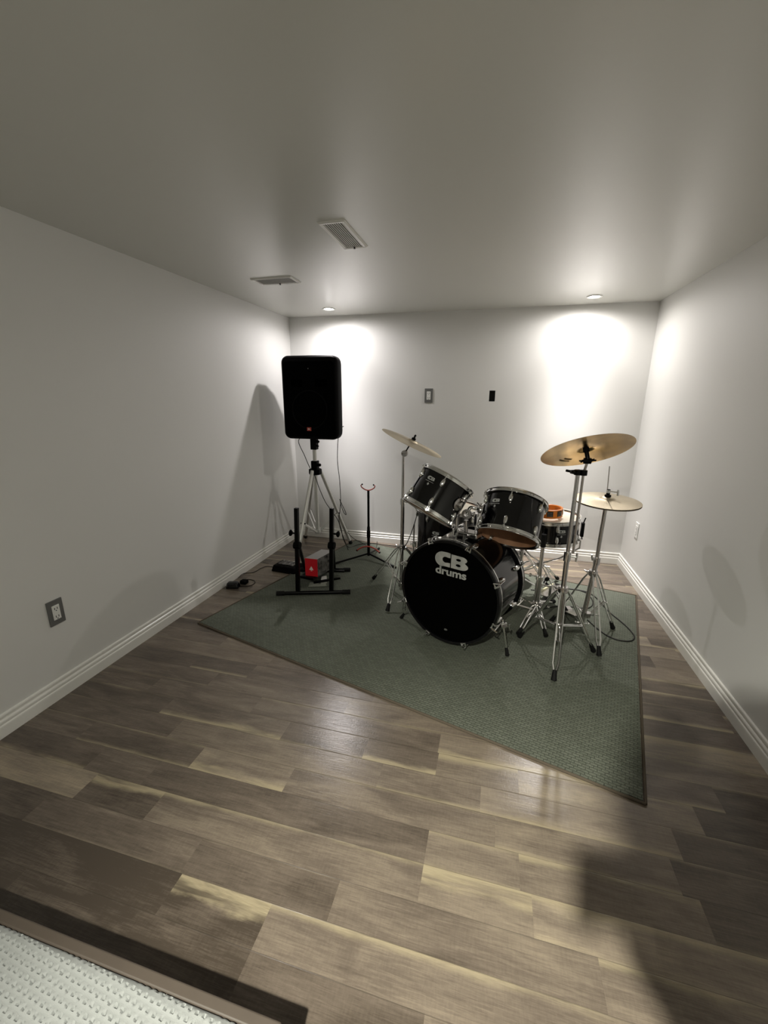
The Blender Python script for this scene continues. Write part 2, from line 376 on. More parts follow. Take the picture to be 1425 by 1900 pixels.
# baseboards: moulded profile (distance from wall, height)
BP = [(0, 0), (.0155, 0), (.0155, .018), (.0155, .045), (.0145, .050), (.011, .053), (.011, .057), (.0125, .059), (.0125, .066), (.0105, .070), (.0065, .073), (.0065, .080), (.009, .083), (.009, .089), (.0075, .0925), (.003, .094), (0, .094)]
def baseboard(name, a, b, inward):
    bm = new(); a, b, inw = V(a), V(b), V(inward); t = (b-a).normalized(); R = []
    for p in (a, b):
        row = []
        for d, h in BP:
            mit = d if p is a else -d
            row.append(bm.verts.new(p+inw*d+V((0, 0, h))+t*(mit)))
        R.append(row)
    for i in range(len(BP)-1): bm.faces.new((R[0][i], R[1][i], R[1][i+1], R[0][i+1]))
    bm.faces.new(R[0]); bm.faces.new(R[1][::-1])
    struct(name, bm, M['trim'])
baseboard('baseboard_left', (0, -D, 0), (0, 0, 0), (1, 0, 0))
baseboard('baseboard_back', (0, 0, 0), (W, 0, 0), (0, -1, 0))
baseboard('baseboard_right', (W, 0, 0), (W, -D, 0), (-1, 0, 0))
baseboard('baseboard_front', (W, -D, 0), (0, -D, 0), (0, 1, 0))

# ------------------------------------------------------------------ pot lights
def pot_light(i, x, y, power, colr, tx, ty, prof, label):
    t = thing('pot_light', label, 'ceiling light', (x, y, H), 'recessed pot lights')
    bm = new(); lathe(bm, (x, y, H), (0, 0, -1), [(.052, 0), (.052, .003), (.048, .006), (.036, .004), (.034, .0005)], 40); part('trim_ring', bm, M['white'], t)
    bm = new(); lathe(bm, (x, y, H), (0, 0, -1), [(0, .0035), (.02, .0035), (.033, .0015), (.033, 0)], 32)
    part('bulb', bm, mat('lamp_glow', (1, 1, 1), .5, emit=(1, .96, .88), estr=25), t)
    ld = bpy.data.lights.new('lamp', 'POINT'); ld.energy = power; ld.color = colr; ld.shadow_soft_size = 0.02
    ld.use_nodes = True; nt = ld.node_tree; em = nt.nodes['Emission']     # reflector beam profile, like a measured lamp curve
    tc = nt.nodes.new('ShaderNodeTexCoord'); sx = nt.nodes.new('ShaderNodeSeparateXYZ'); nt.links.new(tc.outputs['Normal'], sx.inputs[0])
    ng = nt.nodes.new('ShaderNodeMath'); ng.operation = 'MULTIPLY'; ng.inputs[1].default_value = -1; ng.use_clamp = True; nt.links.new(sx.outputs[2], ng.inputs[0])
    cv = nt.nodes.new('ShaderNodeFloatCurve'); c = cv.mapping.curves[0]
    c.points[0].location = prof[0]; c.points[1].location = prof[-1]
    for p in prof[1:-1]: c.points.new(*p)
    cv.mapping.update(); nt.links.new(ng.outputs[0], cv.inputs['Value']); mx = nt.nodes.new('ShaderNodeMath'); mx.operation = 'MAXIMUM'; mx.inputs[1].default_value = 0.0; nt.links.new(cv.outputs[0], mx.inputs[0]); nt.links.new(mx.outputs[0], em.inputs['Strength'])
    lo = bpy.data.objects.new('lamp', ld); COL.objects.link(lo); lo.location = (0, 0, -0.012); lo.parent = t; lo.rotation_euler = (tx, ty, 0)
LBL = ['small round lit pot light in the ceiling at the back left, above the speaker', 'small round lit pot light in the ceiling at the back right, nearer the right wall', 'round pot light in the ceiling behind the photographer, over the bed']
for i, L_ in enumerate(LAMPS): pot_light(i, *L_, LBL[i])

# ------------------------------------------------------------------ ceiling vents
def vent(x0, x1, y0, y1, nslat, along, label):
    t = thing('ceiling_vent', label, 'air vent', ((x0+x1)/2, (y0+y1)/2, H), 'ceiling air vents')
    z0, z1 = H-0.006, H; f = 0.018
    bm = new()
    prof = [(0, 0), (0, .003), (.006, .008), (f, .006), (f, 0)]
    cs = [(x0, y0, 1, 1), (x1, y0, -1, 1), (x1, y1, -1, -1), (x0, y1, 1, -1)]; R = []
    for cx, cy, sx, sy in cs: R.append([bm.verts.new((cx+sx*d, cy+sy*d, H-h)) for d, h in prof])
    for i in range(4):
        A, B = R[i], R[(i+1) % 4]
        for k in range(len(prof)-1): bm.faces.new((A[k], B[k], B[k+1], A[k+1]))
    part('frame', bm, M['ventwhite'], t, smooth=False)
    bm = new(); box(bm, (x0+f, y0+f, H-.001), (x1-f, y1-f, H)); part('backing', bm, M['slot'], t, smooth=False)
    bm = new()
    for k in range(nslat):
        if along == 'x':
            yy = y0+f+(k+.5)*(y1-y0-2*f)/nslat; a, b = (x0+f, yy, H-.004), (x1-f, yy, H-.004)
        else:
            xx = x0+f+(k+.5)*(x1-x0-2*f)/nslat; a, b = (xx, y0+f, H-.004), (xx, y1-f, H-.004)
        wd = ((y1-y0) if along == 'x' else (x1-x0)); wd = (wd-2*f)/nslat
        bar(bm, a, b, wd*.78, .0012, up=(0.35 if along == 'y' else 0, 0.35 if along == 'x' else 0, 1))
    part('louvres', bm, M['ventwhite'], t, smooth=False)
    bm = new(); xm = (x0+x1)/2
    if along == 'y': box(bm, (xm-.003, y1-f-.001, H-.013), (xm+.003, y1-f+.007, H-.004))
    else: box(bm, (x1-f, (y0+y1)/2-.003, H-.013), (x1-f+.007, (y0+y1)/2+.003, H-.004))
    part('lever', bm, M['slot'], t, smooth=False)
vent(1.098, 1.218, -1.905, -1.59, 9, 'y', 'rectangular white ceiling vent nearer the camera, its dark grille running lengthwise')
vent(0.368, 0.636, -1.222, -1.083, 22, 'y', 'smaller looking white ceiling vent further back, near the left wall')

# ------------------------------------------------------------------ wall plates
def outlet(name, label, cat, c, n, plate_mat, w=.070, h=.117, kind='receptacle', group=None):
    c = V(c); n = V(n); x = V((0, 0, 1)).cross(n).normalized(); z = V((0, 0, 1))
    m = Matrix(((x.x, z.x, n.x, c.x), (x.y, z.y, n.y, c.y), (x.z, z.z, n.z, c.z), (0, 0, 0, 1)))
    t = thing(name, label, cat, c, group)
    bm = new(); box(bm, (-w/2, -h/2, 0), (w/2, h/2, .006), m); part('plate', bm, plate_mat, t, bevel=.002)
    if kind == 'receptacle':
        bm = new(); box(bm, (-.0165, -.034, .004), (.0165, .034, .0085), m); part('receptacle', bm, M['white'], t, bevel=.001)
        for s in (-1, 1):
            for lo, hi in (((-.0075, s*.019-.005), (-.0045, s*.019+.005)), ((.0045, s*.019-.005), (.0075, s*.019+.005)), ((-.0025, s*.019-.012), (.0025, s*.019-.008))):
                bm = new(); box(bm, (*lo, .0085), (*hi, .0088), m); part('slot', bm, M['slot'], t, smooth=False)
    elif kind == 'decora':
        bm = new(); box(bm, (-.0165, -.034, .004), (.0165, .034, .0085), m); part('insert', bm, M['white'], t, bevel=.001)
        for q in (.009, -.017): bm = new(); box(bm, (-.003, q-.003, .0085), (.003, q+.003, .009), m); part('slot', bm, M['slot'], t, smooth=False)
    return t
outlet('wall_outlet', 'grey plated outlet low on the left wall, nearest the camera', 'outlet', (0, -2.444, .404), (1, 0, 0), M['grey_plate'], group='wall outlets')
outlet('wall_outlet', 'grey framed white outlet high on the back wall, left of the dark box hole', 'outlet', (1.279, 0, 1.367), (0, -1, 0), M['grey_plate'], group='wall outlets')
outlet('wall_outlet', 'white outlet low on the right wall near the back corner', 'outlet', (W, -.31, .392), (-1, 0, 0), M['white'], kind='decora', group='wall outlets')
t = thing('junction_box', 'open dark rectangular electrical box set into the back wall', 'electrical box', ((hx0+hx1)/2, 0, hz0))
bm = new(); e = .0015
box(bm, (hx0+e, .066, hz0+e), (hx1-e, .069, hz1-e)); box(bm, (hx0+e, .001, hz0+e), (hx0+.003, .066, hz1-e)); box(bm, (hx1-.003, .001, hz0+e), (hx1-e, .066, hz1-e))
box(bm, (hx0+e, .001, hz0+e), (hx1-e, .066, hz0+.003)); box(bm, (hx0+e, .001, hz1-.003), (hx1-e, .066, hz1-e)); part('box', bm, M['slot'], t, smooth=False)

# ------------------------------------------------------------------ rug
RC = [V((.168, -1.776, 0)), V((2.452, -2.408, 0)), V((2.917-.008, -.617-.02, 0)), V((.600, -.030, 0))]
rug = thing('area_rug', 'large dark green ribbed rug lying askew under the drum kit', 'rug', (1.5, -1.2, 0))
def quad_slab(bm, cs, z0, z1, inset=0):
    cen = sum(cs, V())/4; P = []
    for i, c in enumerate(cs):
        a = (cs[i-1]-c).normalized(); b = (cs[(i+1) % 4]-c).normalized(); P.append(c+(a+b)*inset)
    lo = [bm.verts.new((p.x, p.y, z0)) for p in P]; hi = [bm.verts.new((p.x, p.y, z1)) for p in P]
    bm.faces.new(lo[::-1]); bm.faces.new(hi)
    for i in range(4): bm.faces.new((lo[i], lo[(i+1) % 4], hi[(i+1) % 4], hi[i]))
bm = new(); quad_slab(bm, RC, .0005, .0078, .014)
ang = math.atan2(RC[1].y-RC[0].y, RC[1].x-RC[0].x)
pile = part('pile', bm, M['rug'], rug, smooth=False)
# align the weave with the rug's long side
pile.data.transform(Matrix.Rotation(-ang, 4, 'Z')); pile.rotation_euler = (0, 0, ang)
bm = new()
for i in range(4): tube(bm, [RC[i]+V((0, 0, .0052))+(RC[(i+2) % 4]-RC[i]).normalized()*.008, RC[(i+1) % 4]+V((0, 0, .0052))+(RC[(i+3) % 4]-RC[(i+1) % 4]).normalized()*.008], .0052, 8)
for v in bm.verts: pass
part('binding', bm, M['binding'], rug)
RZ = .008   # top of rug

# ------------------------------------------------------------------ shared small parts
def rubber_foot(parent, p, d, r=.012, l=.045):
    """p: end of leg (top of foot), d: direction"""
    bm = new(); p = V(p); d = V(d).normalized()
    lathe(bm, p, d, [(0, -.006), (r*.7, -.006), (r*.8, 0), (r, l*.7), (r*1.15, l*.85), (r*1.05, l), (0, l)], 16)
    return part('rubber_foot', bm, M['rubber'], parent)
def wing_nut(bm, c, axis, s=.012):
    c = V(c); x, y, z = frame(axis)
    lathe(bm, c, z, [(0, 0), (s*.5, 0), (s*.4, s*.9), (0, s*.9)], 12)
    for k in (-1, 1): tube(bm, [c+z*s*.3+x*k*s*.4, c+z*s*.8+x*k*s*1.0, c+z*s*1.1+x*k*s*1.5], s*.28, 8)
def arc_pts(c, x, y, r, a0, a1, n=12):
    return [V(c)+V(x)*r*math.cos(a0+(a1-a0)*i/n)+V(y)*r*math.sin(a0+(a1-a0)*i/n) for i in range(n+1)]

def shape_mesh(name, loops, m, origin, x, y, depth, parent, text=None):
    """filled 2-D outlines (with holes) laid on a plane and given a little depth"""
    cu = bpy.data.curves.new(name, 'CURVE'); cu.dimensions = '2D'; cu.fill_mode = 'BOTH'; cu.extrude = depth/2
    for lp in loops:
        s = cu.splines.new('POLY'); s.points.add(len(lp)-1); s.use_cyclic_u = True
        for p, q in zip(s.points, lp): p.co = (q[0], q[1], 0, 1)
    return curve_to_part(cu, name, m, origin, x, y, parent)
def curve_to_part(cu, name, m, origin, x, y, parent, stretch=1.0):
    tmp = bpy.data.objects.new('tmp', cu); COL.objects.link(tmp)
    dg = bpy.context.evaluated_depsgraph_get(); me = bpy.data.meshes.new_from_object(tmp.evaluated_get(dg))
    bpy.data.objects.remove(tmp); me.transform(Matrix.Diagonal((stretch, 1, 1, 1))); x = V(x).normalized(); y = V(y).normalized(); z = x.cross(y)
    o3 = V(origin)-ORG[parent.name]
    me.transform(Matrix(((x.x, y.x, z.x, o3.x), (x.y, y.y, z.y, o3.y), (x.z, y.z, z.z, o3.z), (0, 0, 0, 1))))
    me.materials.clear(); me.materials.append(m); me.name = name
    o = bpy.data.objects.new(name, me); COL.objects.link(o); o.parent = parent; ORG[o.name] = ORG[parent.name].copy(); return o
def text_part(txt, name, m, origin, x, y, size, parent, depth=.0006, bold=0.0, sx=1.0, stretch=1.0):
    cu = bpy.data.curves.new(name, 'FONT'); cu.body = txt; cu.size = size; cu.extrude = depth/2; cu.offset = bold; cu.align_x = 'CENTER'; cu.align_y = 'CENTER'
    cu.space_character = sx
    return curve_to_part(cu, name, m, origin, x, y, parent, stretch)

def rounded(pts, r=.3, n=5):
    """round the corners of a polygon; r = fraction of the shorter edge"""
    out = []; N_ = len(pts)
    for i in range(N_):
        p0, p1, p2 = V((*pts[i-1], 0)), V((*pts[i], 0)), V((*pts[(i+1) % N_], 0))
        d = min((p0-p1).length, (p2-p1).length)*r
        a = p1+(p0-p1).normalized()*d; b = p1+(p2-p1).normalized()*d
        for k in range(n+1):
            t = k/n; q = a*(1-t)**2+p1*2*t*(1-t)+b*t*t; out.append((q.x, q.y))
    return out
def ell(cx, cy, rx, ry, a0=0, a1=2*PI, n=28, incl=False):
    return [(cx+rx*math.cos(a0+(a1-a0)*i/n), cy+ry*math.sin(a0+(a1-a0)*i/n)) for i in range(n+(1 if incl else 0))]
# CB mark, about 1 wide (x -0.5..0.5), 0.44 high
def cb_loops():
    C = [(-.014, .21), (-.10, .225)] + ell(-.22, -.0, .27, .228, PI*.58, PI*1.40, 24, True) + [(-.20, -.20), (-.014, -.20), (-.014, -.075)] + ell(-.155, .0, .10, .088, -PI*.36, -PI*1.64, 20, True) + [(-.014, .075)]
    B = [(.014, .20), (.26, .19)] + ell(.30, .095, .19, .095, PI*.42, -PI*.28, 14, True) + ell(.32, -.095, .21, .108, PI*.26, -PI*.42, 14, True) + [(.30, -.205), (.014, -.20)]
    h1 = ell(.235, .075, .075, .038); h2 = ell(.235, -.085, .075, .040)
    return [C, B, h1, h2]

# ------------------------------------------------------------------ drums
def lug(bm, c, out, up, s=1.0):
    """oval chrome lug casing on the shell"""
    x = V(up).cross(V(out)).normalized(); up = V(up).normalized(); out = V(out).normalized(); c = V(c)
    R = []
    for h, k in ((0, 1.0), (.005*s, 1.0), (.0095*s, .9), (.012*s, .62), (.0128*s, .3)):
        R.append([bm.verts.new(c+out*h+(x*math.cos(a)*.0095+up*math.sin(a)*.021)*k*s) for a in [2*PI*i/16 for i in range(16)]])
    for A, B in zip(R, R[1:]):
        for i in range(16): bm.faces.new((A[i], A[(i+1) % 16], B[(i+1) % 16], B[i]))
    bm.faces.new(R[-1])
def drum(t, c, n, R, h, nl, batter=True, bottom_head=True, a0=0.0, badge_dir=None, rods=True, badge_h=.72, badge=True):
    """c: centre of the lower rim plane, n: axis up. R: hoop radius"""
    c = V(c); x, y, z = frame(n); rs = R-.012
    hh = .016
    bm = new(); lathe(bm, c, z, [(rs, hh*.5), (rs, h-hh*.5), (rs-.006, h-hh*.5), (rs-.006, hh*.5)], 64, closed_prof=True)
    sh = part('shell', bm, M['black_gloss'], t)
    sh.data.materials.append(M['wood'])
    for p in sh.data.polygons:
        pc = p.center+ORG[t.name]-c; rad = pc-z*pc.dot(z)
        if rad.length < rs-.004: p.material_index = 1
    for k, (hb, s) in enumerate(((0, 1), (h, -1))):
        bm = new()   # triple flanged hoop
        lathe(bm, c+z*hb, z*s, [(R-.004, 0), (R-.0015, -.001), (R, .002), (R-.002, .004), (R-.004, .006), (R-.004, hh+.002), (R+.003, hh+.003), (R+.003, hh+.006), (R-.006, hh+.005), (R-.006, 0)], 64, closed_prof=True)
        for i in range(nl):
            a = a0+2*PI*i/nl; d = x*math.cos(a)+y*math.sin(a)
            lathe(bm, c+z*hb+d*(R+.004)+z*s*(hh-.002), z*s, [(0, -.002), (.007, -.002), (.007, .010), (0, .010)], 10)
        part('hoop', bm, M['chrome'], t)
    if batter:
        bm = new(); lathe(bm, c, z, [(0, h-.012), (R-.007, h-.012), (R-.007, h-.0135), (0, h-.0135)], 48); part('batter_head', bm, M['head_white'], t)
    if bottom_head:
        bm = new(); lathe(bm, c, z, [(0, .012), (R-.007, .012), (R-.007, .0135), (0, .0135)], 48); part('bottom_head', bm, M['head_white'], t)
    hl = min(.055, h*.28)
    for i in range(nl):
        a = a0+2*PI*i/nl; d = x*math.cos(a)+y*math.sin(a)
        for hb, s in ((hl, 1), (h-hl, -1)):
            bm = new(); lug(bm, c+d*(rs-.0005)+z*hb, d, z, 1.15)
            tube(bm, [c+d*(R-.001)+z*hb, c+d*(R+.004)+z*(hb-s*(hl-hh+.006))], .0028, 8)
            part('lug', bm, M['chrome'], t)
    if badge and badge_dir is not None:
        bd = V(badge_dir); bd = (bd-z*bd.dot(z)).normalized(); xx = z.cross(bd).normalized()
        o = c+z*h*badge_h+bd*(rs+.0008)
        bp = shape_mesh('badge', [[(q[0]*.046, q[1]*.046) for q in l] for l in cb_loops()], M['badge'], o, xx, z, .0006, t)
        shape_mesh('badge', [[(-.026, -.001), (.026, -.001), (.026, .001), (-.026, .001)]], M['badge'], o-z*.018, xx, z, .0006, t)
        shape_mesh('badge', [[(0, -.008), (.007, 0), (0, .008), (-.007, 0)]], M['badge'], o-z*.032, xx, z, .0006, t)

# bass drum
BC = V((1.667, -1.611, .3200)); BN = V((-.3563, -.9332, .030)).normalized()   # front head centre, facing the camera
BE1 = V((0, 0, 1)).cross(BN).normalized(); BE2 = BN.cross(BE1)
BR = .2946; BD = .40
bass = thing('bass_drum', 'black bass drum with CB drums printed in silver on its front head', 'drum', (BC.x, BC.y, 0))
bm = new(); lathe(bm, BC, -BN, [(BR-.014, .025), (BR-.014, BD-.025), (BR-.022, BD-.025), (BR-.022, .025)], 96, closed_prof=True); part('shell', bm, M['black_gloss'], bass)
for s, c in ((1, BC), (-1, BC-BN*BD)):
    bm = new(); lathe(bm, c, -BN*s, [(BR-.014, .001), (BR-.002, -.002), (BR, .002), (BR, .036), (BR-.003, .040), (BR-.014, .038)], 96, closed_prof=True)
    part('hoop', bm, M['black_hoop'], bass)
    bm = new(); lathe(bm, c, -BN*s, [(BR+.0006, .030), (BR+.0016, .031), (BR+.0016, .037), (BR+.0006, .038)], 96, closed_prof=True); part('hoop_trim', bm, M['chrome'], bass, label='thin chrome trim line on the hoop')
bm = new(); lathe(bm, BC, BN, [(0, -.010), (BR-.05, -.010), (BR-.018, -.008), (BR-.0145, -.012), (BR-.0145, -.014), (0, -.0125)], 96); part('front_head', bm, M['black_head'], bass)
bm = new(); lathe(bm, BC-BN*BD, -BN, [(0, -.010), (BR-.0145, -.010), (BR-.0145, -.012), (0, -.012)], 64); part('batter_head', bm, M['head_white'], bass)
# logo, laid on the front head plane
LO = BC+BN*(-.0092)
cbw = .192
shape_mesh('logo', [[(q[0]*cbw+.004, q[1]*.190+.184) for q in l] for l in cb_loops()], M['silver_print'], LO, BE1, BE2, .0012, bass)
text_part('drums', 'logo_word', M['silver_print'], LO+BE1*.008+BE2*.117, BE1, BE2, .060, bass, .0012, .0017, .98, 1.22)
bm = new()
bp_ = [(-.011, -.004), (-.004, -.007), (.006, -.006), (.011, -.001), (.005, .004), (-.007, .004)]
shape_mesh('badge', [[(a, b) for a, b in bp_]], M['grey_plate'], LO-BE2*.221, BE1, BE2, .0008, bass)
bm.free()
# claws, T-rods and lugs
for fb, cc, sg in ((0, BC, 1), (1, BC-BN*BD, -1)):
    for i in range(8):
        a = math.radians(22.5+45*i)+.02
        d = BE1*math.cos(a)+BE2*math.sin(a); tn = BE2*math.cos(a)-BE1*math.sin(a)
        bm = new()
        p = cc+d*(BR+.001)
        # claw: plate hugging hoop front and outer side
        for k in (-1, 1): tube(bm, [p+BN*sg*.004-d*.014+tn*k*.013, p+BN*sg*.006+d*.002+tn*k*.010, p-BN*sg*.012+d*.008+tn*k*.003, p-BN*sg*.03+d*.012], .0042, 8)
        tube(bm, [p+BN*sg*.004-d*.011+tn*.013, p+BN*sg*.004-d*.011-tn*.013], .004, 8)
        tube(bm, [p-BN*sg*.0+d*.014, p-BN*sg*.075+d*.012], .0035, 8)
        if i in (0, 1, 3, 4, 7): # T handle
            tube(bm, [p+BN*sg*.028+d*.014, p+d*.014], .0035, 8); tube(bm, [p+BN*sg*.030+d*.030, p+BN*sg*.030-d*.002], .0038, 8)
        else: lathe(bm, p+BN*sg*0+d*.014, BN*sg, [(0, 0), (.006, 0), (.006, .012), (0, .012)], 10)
        part('claw', bm, M['chrome'], bass)
        if fb == 0:
            bm = new(); q = cc-BN*.085+d*(BR-.0145); lug(bm, q, d, BN, 1.6); part('lug', bm, M['chrome'], bass)
            bm = new(); q2 = cc-BN*(BD-.085)+d*(BR-.0145); lug(bm, q2, d, BN, 1.6); part('lug', bm, M['chrome'], bass)
# spurs
def spur(top, foot, knob):
    top, foot = V(top), V(foot); d = (foot-top).normalized()
    bm = new(); tube(bm, [top-d*.03, foot-d*.04], .0065, 12); s = part('spur', bm, M['chrome'], bass)
    bm = new(); box(bm, (-.018, -.018, -.014), (.018, .018, .014), Matrix.Translation(top) @ V((0, 0, 1)).rotation_difference(d).to_matrix().to_4x4()); part('bracket', bm, M['chrome'], s, bevel=.005)
    bm = new(); k = V(knob).normalized(); tube(bm, [top, top+k*.035], .004, 8); tube(bm, [top+k*.035+V((0, 0, .014)), top+k*.035-V((0, 0, .014))], .0045, 8); part('wing_screw', bm, M['chrome'], s)
    rubber_foot(s, foot-d*.042, d, .010, .040)
spur(BC+BE1*.285-BE2*.14-BN*.11, V((2.006, -1.637, RZ)), BE1)
spur(BC-BE1*.275-BE2*.17-BN*.11, V((1.366, -1.392, RZ)), -BE1)

# tom holder on the bass drum
th = thing('tom_holder', 'chrome double tom holder bolted on top of the bass drum', 'tom holder', tuple(BC-BN*.2+V((0, 0, .28))))
top = BC-BN*.17+BE2*(BR-.014)
hm = Matrix(((BE1.x, -BN.x, BE2.x, top.x), (BE1.y, -BN.y, BE2.y, top.y), (BE1.z, -BN.z, BE2.z, top.z), (0, 0, 0, 1)))
bm = new(); box(bm, (-.055, -.03, .002), (.085, .05, .036), hm); part('base_block', bm, M['chrome2'], th, bevel=.008)
bm = new()
vs = [bm.verts.new(hm @ V(p)) for p in ((-.13, -.02, -.022), (-.13, .04, -.022), (-.055, .045, .03), (-.055, -.025, .03), (-.13, -.02, -.030), (-.13, .04, -.030), (-.055, .045, -.004), (-.055, -.025, -.004))]
for f in ((0, 1, 2, 3), (7, 6, 5, 4), (0, 4, 5, 1), (3, 2, 6, 7), (1, 5, 6, 2), (0, 3, 7, 4)): bm.faces.new([vs[i] for i in f])
part('side_flange', bm, M['chrome2'], th, smooth=False)
TY = (-1.46)
pA0, pA1 = at(846, 986, y=-1.45), at(848, 943, y=-1.45)
pB0, pB1 = at(864, 993, y=-1.46), at(865, 965, y=-1.46)
bm = new(); tube(bm, [pA0-V((0, 0, .03)), pA1], .0125, 16); part('post', bm, M['chrome2'], th)
bm = new(); tube(bm, [pB0-V((0, 0, .03)), pB1], .0125, 16); part('post', bm, M['chrome2'], th)
bm = new(); lathe(bm, pA0-V((0, 0, .0)), (0, 0, 1), [(0, -.02), (.019, -.02), (.019, .014), (.014, .018), (0, .018)], 20); lathe(bm, pB0, (0, 0, 1), [(0, -.02), (.019, -.02), (.019, .008), (.014, .012), (0, .012)], 20)
wing_nut(bm, pA0+V((.028, -.005, .01)), (1, -.3, 0), .014); wing_nut(bm, pB0+V((.018, -.02, .012)), (.6, -1, 0), .012)
part('collar', bm, M['chrome'], th)
# L arms
LT_C, LT_N, LT_R, LT_H = V((1.533, -1.545, .741)), V((.449, .35, .822)).normalized(), .158, .22
RT_C, RT_N, RT_R, RT_H = V((1.954, -1.492, .617)), V((.170, .529, .831)).normalized(), .171, .231
kA = at(850, 930, y=-1.47)
mA = LT_C+LT_N*.12; dA = (V((1.72, -1.62, .80))-mA); dA = (dA-LT_N*dA.dot(LT_N)).normalized(); mA = mA+dA*(LT_R-.010)
bm = new(); box(bm, (-.018, -.014, -.03), (.018, .014, .03), Matrix.Translation(kA)); part('knuckle', bm, M['chrome'], th, bevel=.009)
bm = new(); tube(bm, spline([pA1, kA, kA+(mA+dA*.02-kA)*.5+V((0, 0, .012)), mA+dA*.012], 6), .0095, 12); part('arm', bm, M['chrome'], th)
kB = at(866, 954, y=-1.47)
mB = RT_C+RT_N*.12; dB = (V((1.66, -1.44, .78))-mB); dB = (dB-RT_N*dB.dot(RT_N)).normalized(); mB = mB+dB*(RT_R-.010)
bm = new(); lathe(bm, kB, (-.2, -1, .1), [(.012, -.011), (.026, -.011), (.028, -.006), (.028, .006), (.026, .011), (.012, .011)], 28, closed_prof=True); part('ratchet_ring', bm, M['chrome2'], th)
bm = new(); tube(bm, spline([kB, at(873, 942, y=-1.46), at(884, 944, y=-1.46), mB+dB*.012], 6), .0095, 12); part('arm', bm, M['chrome'], th)

# toms
lt = thing('tom_drum', 'black rack tom tipped steeply to the right, above the left of the bass drum', 'drum', tuple(LT_C), 'rack toms')
tocam = CAM-LT_C
def adir(n, ref, off=0.0):
    x, y, z = frame(n); r = V(ref); return math.atan2(r.dot(y), r.dot(x))+off
drum(lt, LT_C, LT_N, LT_R, LT_H, 6, a0=adir(LT_N, CAM-LT_C, -.10), badge_dir=(CAM-LT_C).normalized()-LT_N.cross((CAM-LT_C).normalized())*.62)
rt = thing('tom_drum', 'black rack tom with open wooden underside, right of the tom holder', 'drum', tuple(RT_C), 'rack toms')
drum(rt, RT_C, RT_N, RT_R, RT_H, 6, bottom_head=False, a0=adir(RT_N, CAM-RT_C, -.16), badge_dir=(CAM-RT_C).normalized()-RT_N.cross((CAM-RT_C).normalized())*.75, badge_h=.68)
for t_, m_, d_, n_ in ((lt, mA, dA, LT_N), (rt, mB, dB, RT_N)):
    bm = new(); lathe(bm, m_, d_, [(0, 0), (.034, 0), (.034, .003), (.020, .006), (.018, .022), (.012, .026), (0, .026)], 24)
    wing_nut(bm, m_+d_*.014+n_*.022, n_, .015)
    part('mount_bracket', bm, M['chrome2'], t_)

# floor tom
FC = at(831, 938, y=-.95); FT_R = .212
ft = thing('floor_tom', 'black floor tom standing behind the left rack tom', 'drum', (FC.x, FC.y, RZ))
FH = .38; F0 = V((FC.x, FC.y, FC.z-FH))
drum(ft, F0, (0, 0, 1), FT_R, FH, 8, a0=adir((0, 0, 1), V((CAM.x-FC.x, CAM.y-FC.y, 0)), .12), badge_dir=V((CAM.x-FC.x, CAM.y-FC.y, 0)).normalized()+V((-.36, 0, 0)), badge_h=.63)
for a in (190, 310, 70):
    d = V((math.cos(math.radians(a)), math.sin(math.radians(a)), 0)); p = F0+d*(FT_R+.012)
    bm = new(); tube(bm, [V((p.x, p.y, F0.z+.24)), V((p.x, p.y, .09)), V((p.x+d.x*.03, p.y+d.y*.03, .05))], .005, 10); l = part('leg', bm, M['chrome2'], ft)
    bm = new(); box(bm, (-.013, -.013, -.02), (.013, .013, .02), Matrix.Translation(V((p.x-d.x*.006, p.y-d.y*.006, F0.z+.10)))); wing_nut(bm, V((p.x+d.x*.01, p.y+d.y*.01, F0.z+.10)), d, .012); part('leg_bracket', bm, M['chrome'], ft, bevel=.003)
    rubber_foot(l, V((p.x+d.x*.028, p.y+d.y*.028, .052)), (d.x*.3, d.y*.3, -1), .010, .044)

# snare
SN_C = V((2.239, -.93, .468)); SN_N = V((-.03, -.02, 1)).normalized(); SN_R = .187; SN_H = .160
sn = thing('snare_drum', 'shallow black snare drum behind the right rack tom, tambourine on top', 'drum', tuple(SN_C))
drum(sn, SN_C, SN_N, SN_R, SN_H, 8, a0=adir(SN_N, CAM-SN_C, .28), badge_dir=(CAM-SN_C).normalized()+V((.42, 0, 0)), badge_h=.62)
bm = new(); xx = V((1, -.12, 0)).normalized(); q = SN_C+xx*(SN_R+.004)+V((0, 0, SN_H*.5))
box(bm, (-.006, -.014, -.045), (.012, .014, .045), Matrix.Translation(q)); tube(bm, [q+V((.004, 0, .04)), q+V((.014, 0, .078))], .004, 8); tube(bm, [q+V((.004, 0, -.04)), q+V((.008, 0, -.065))], .004, 8)
part('strainer', bm, M['black_metal'], sn, bevel=.002)

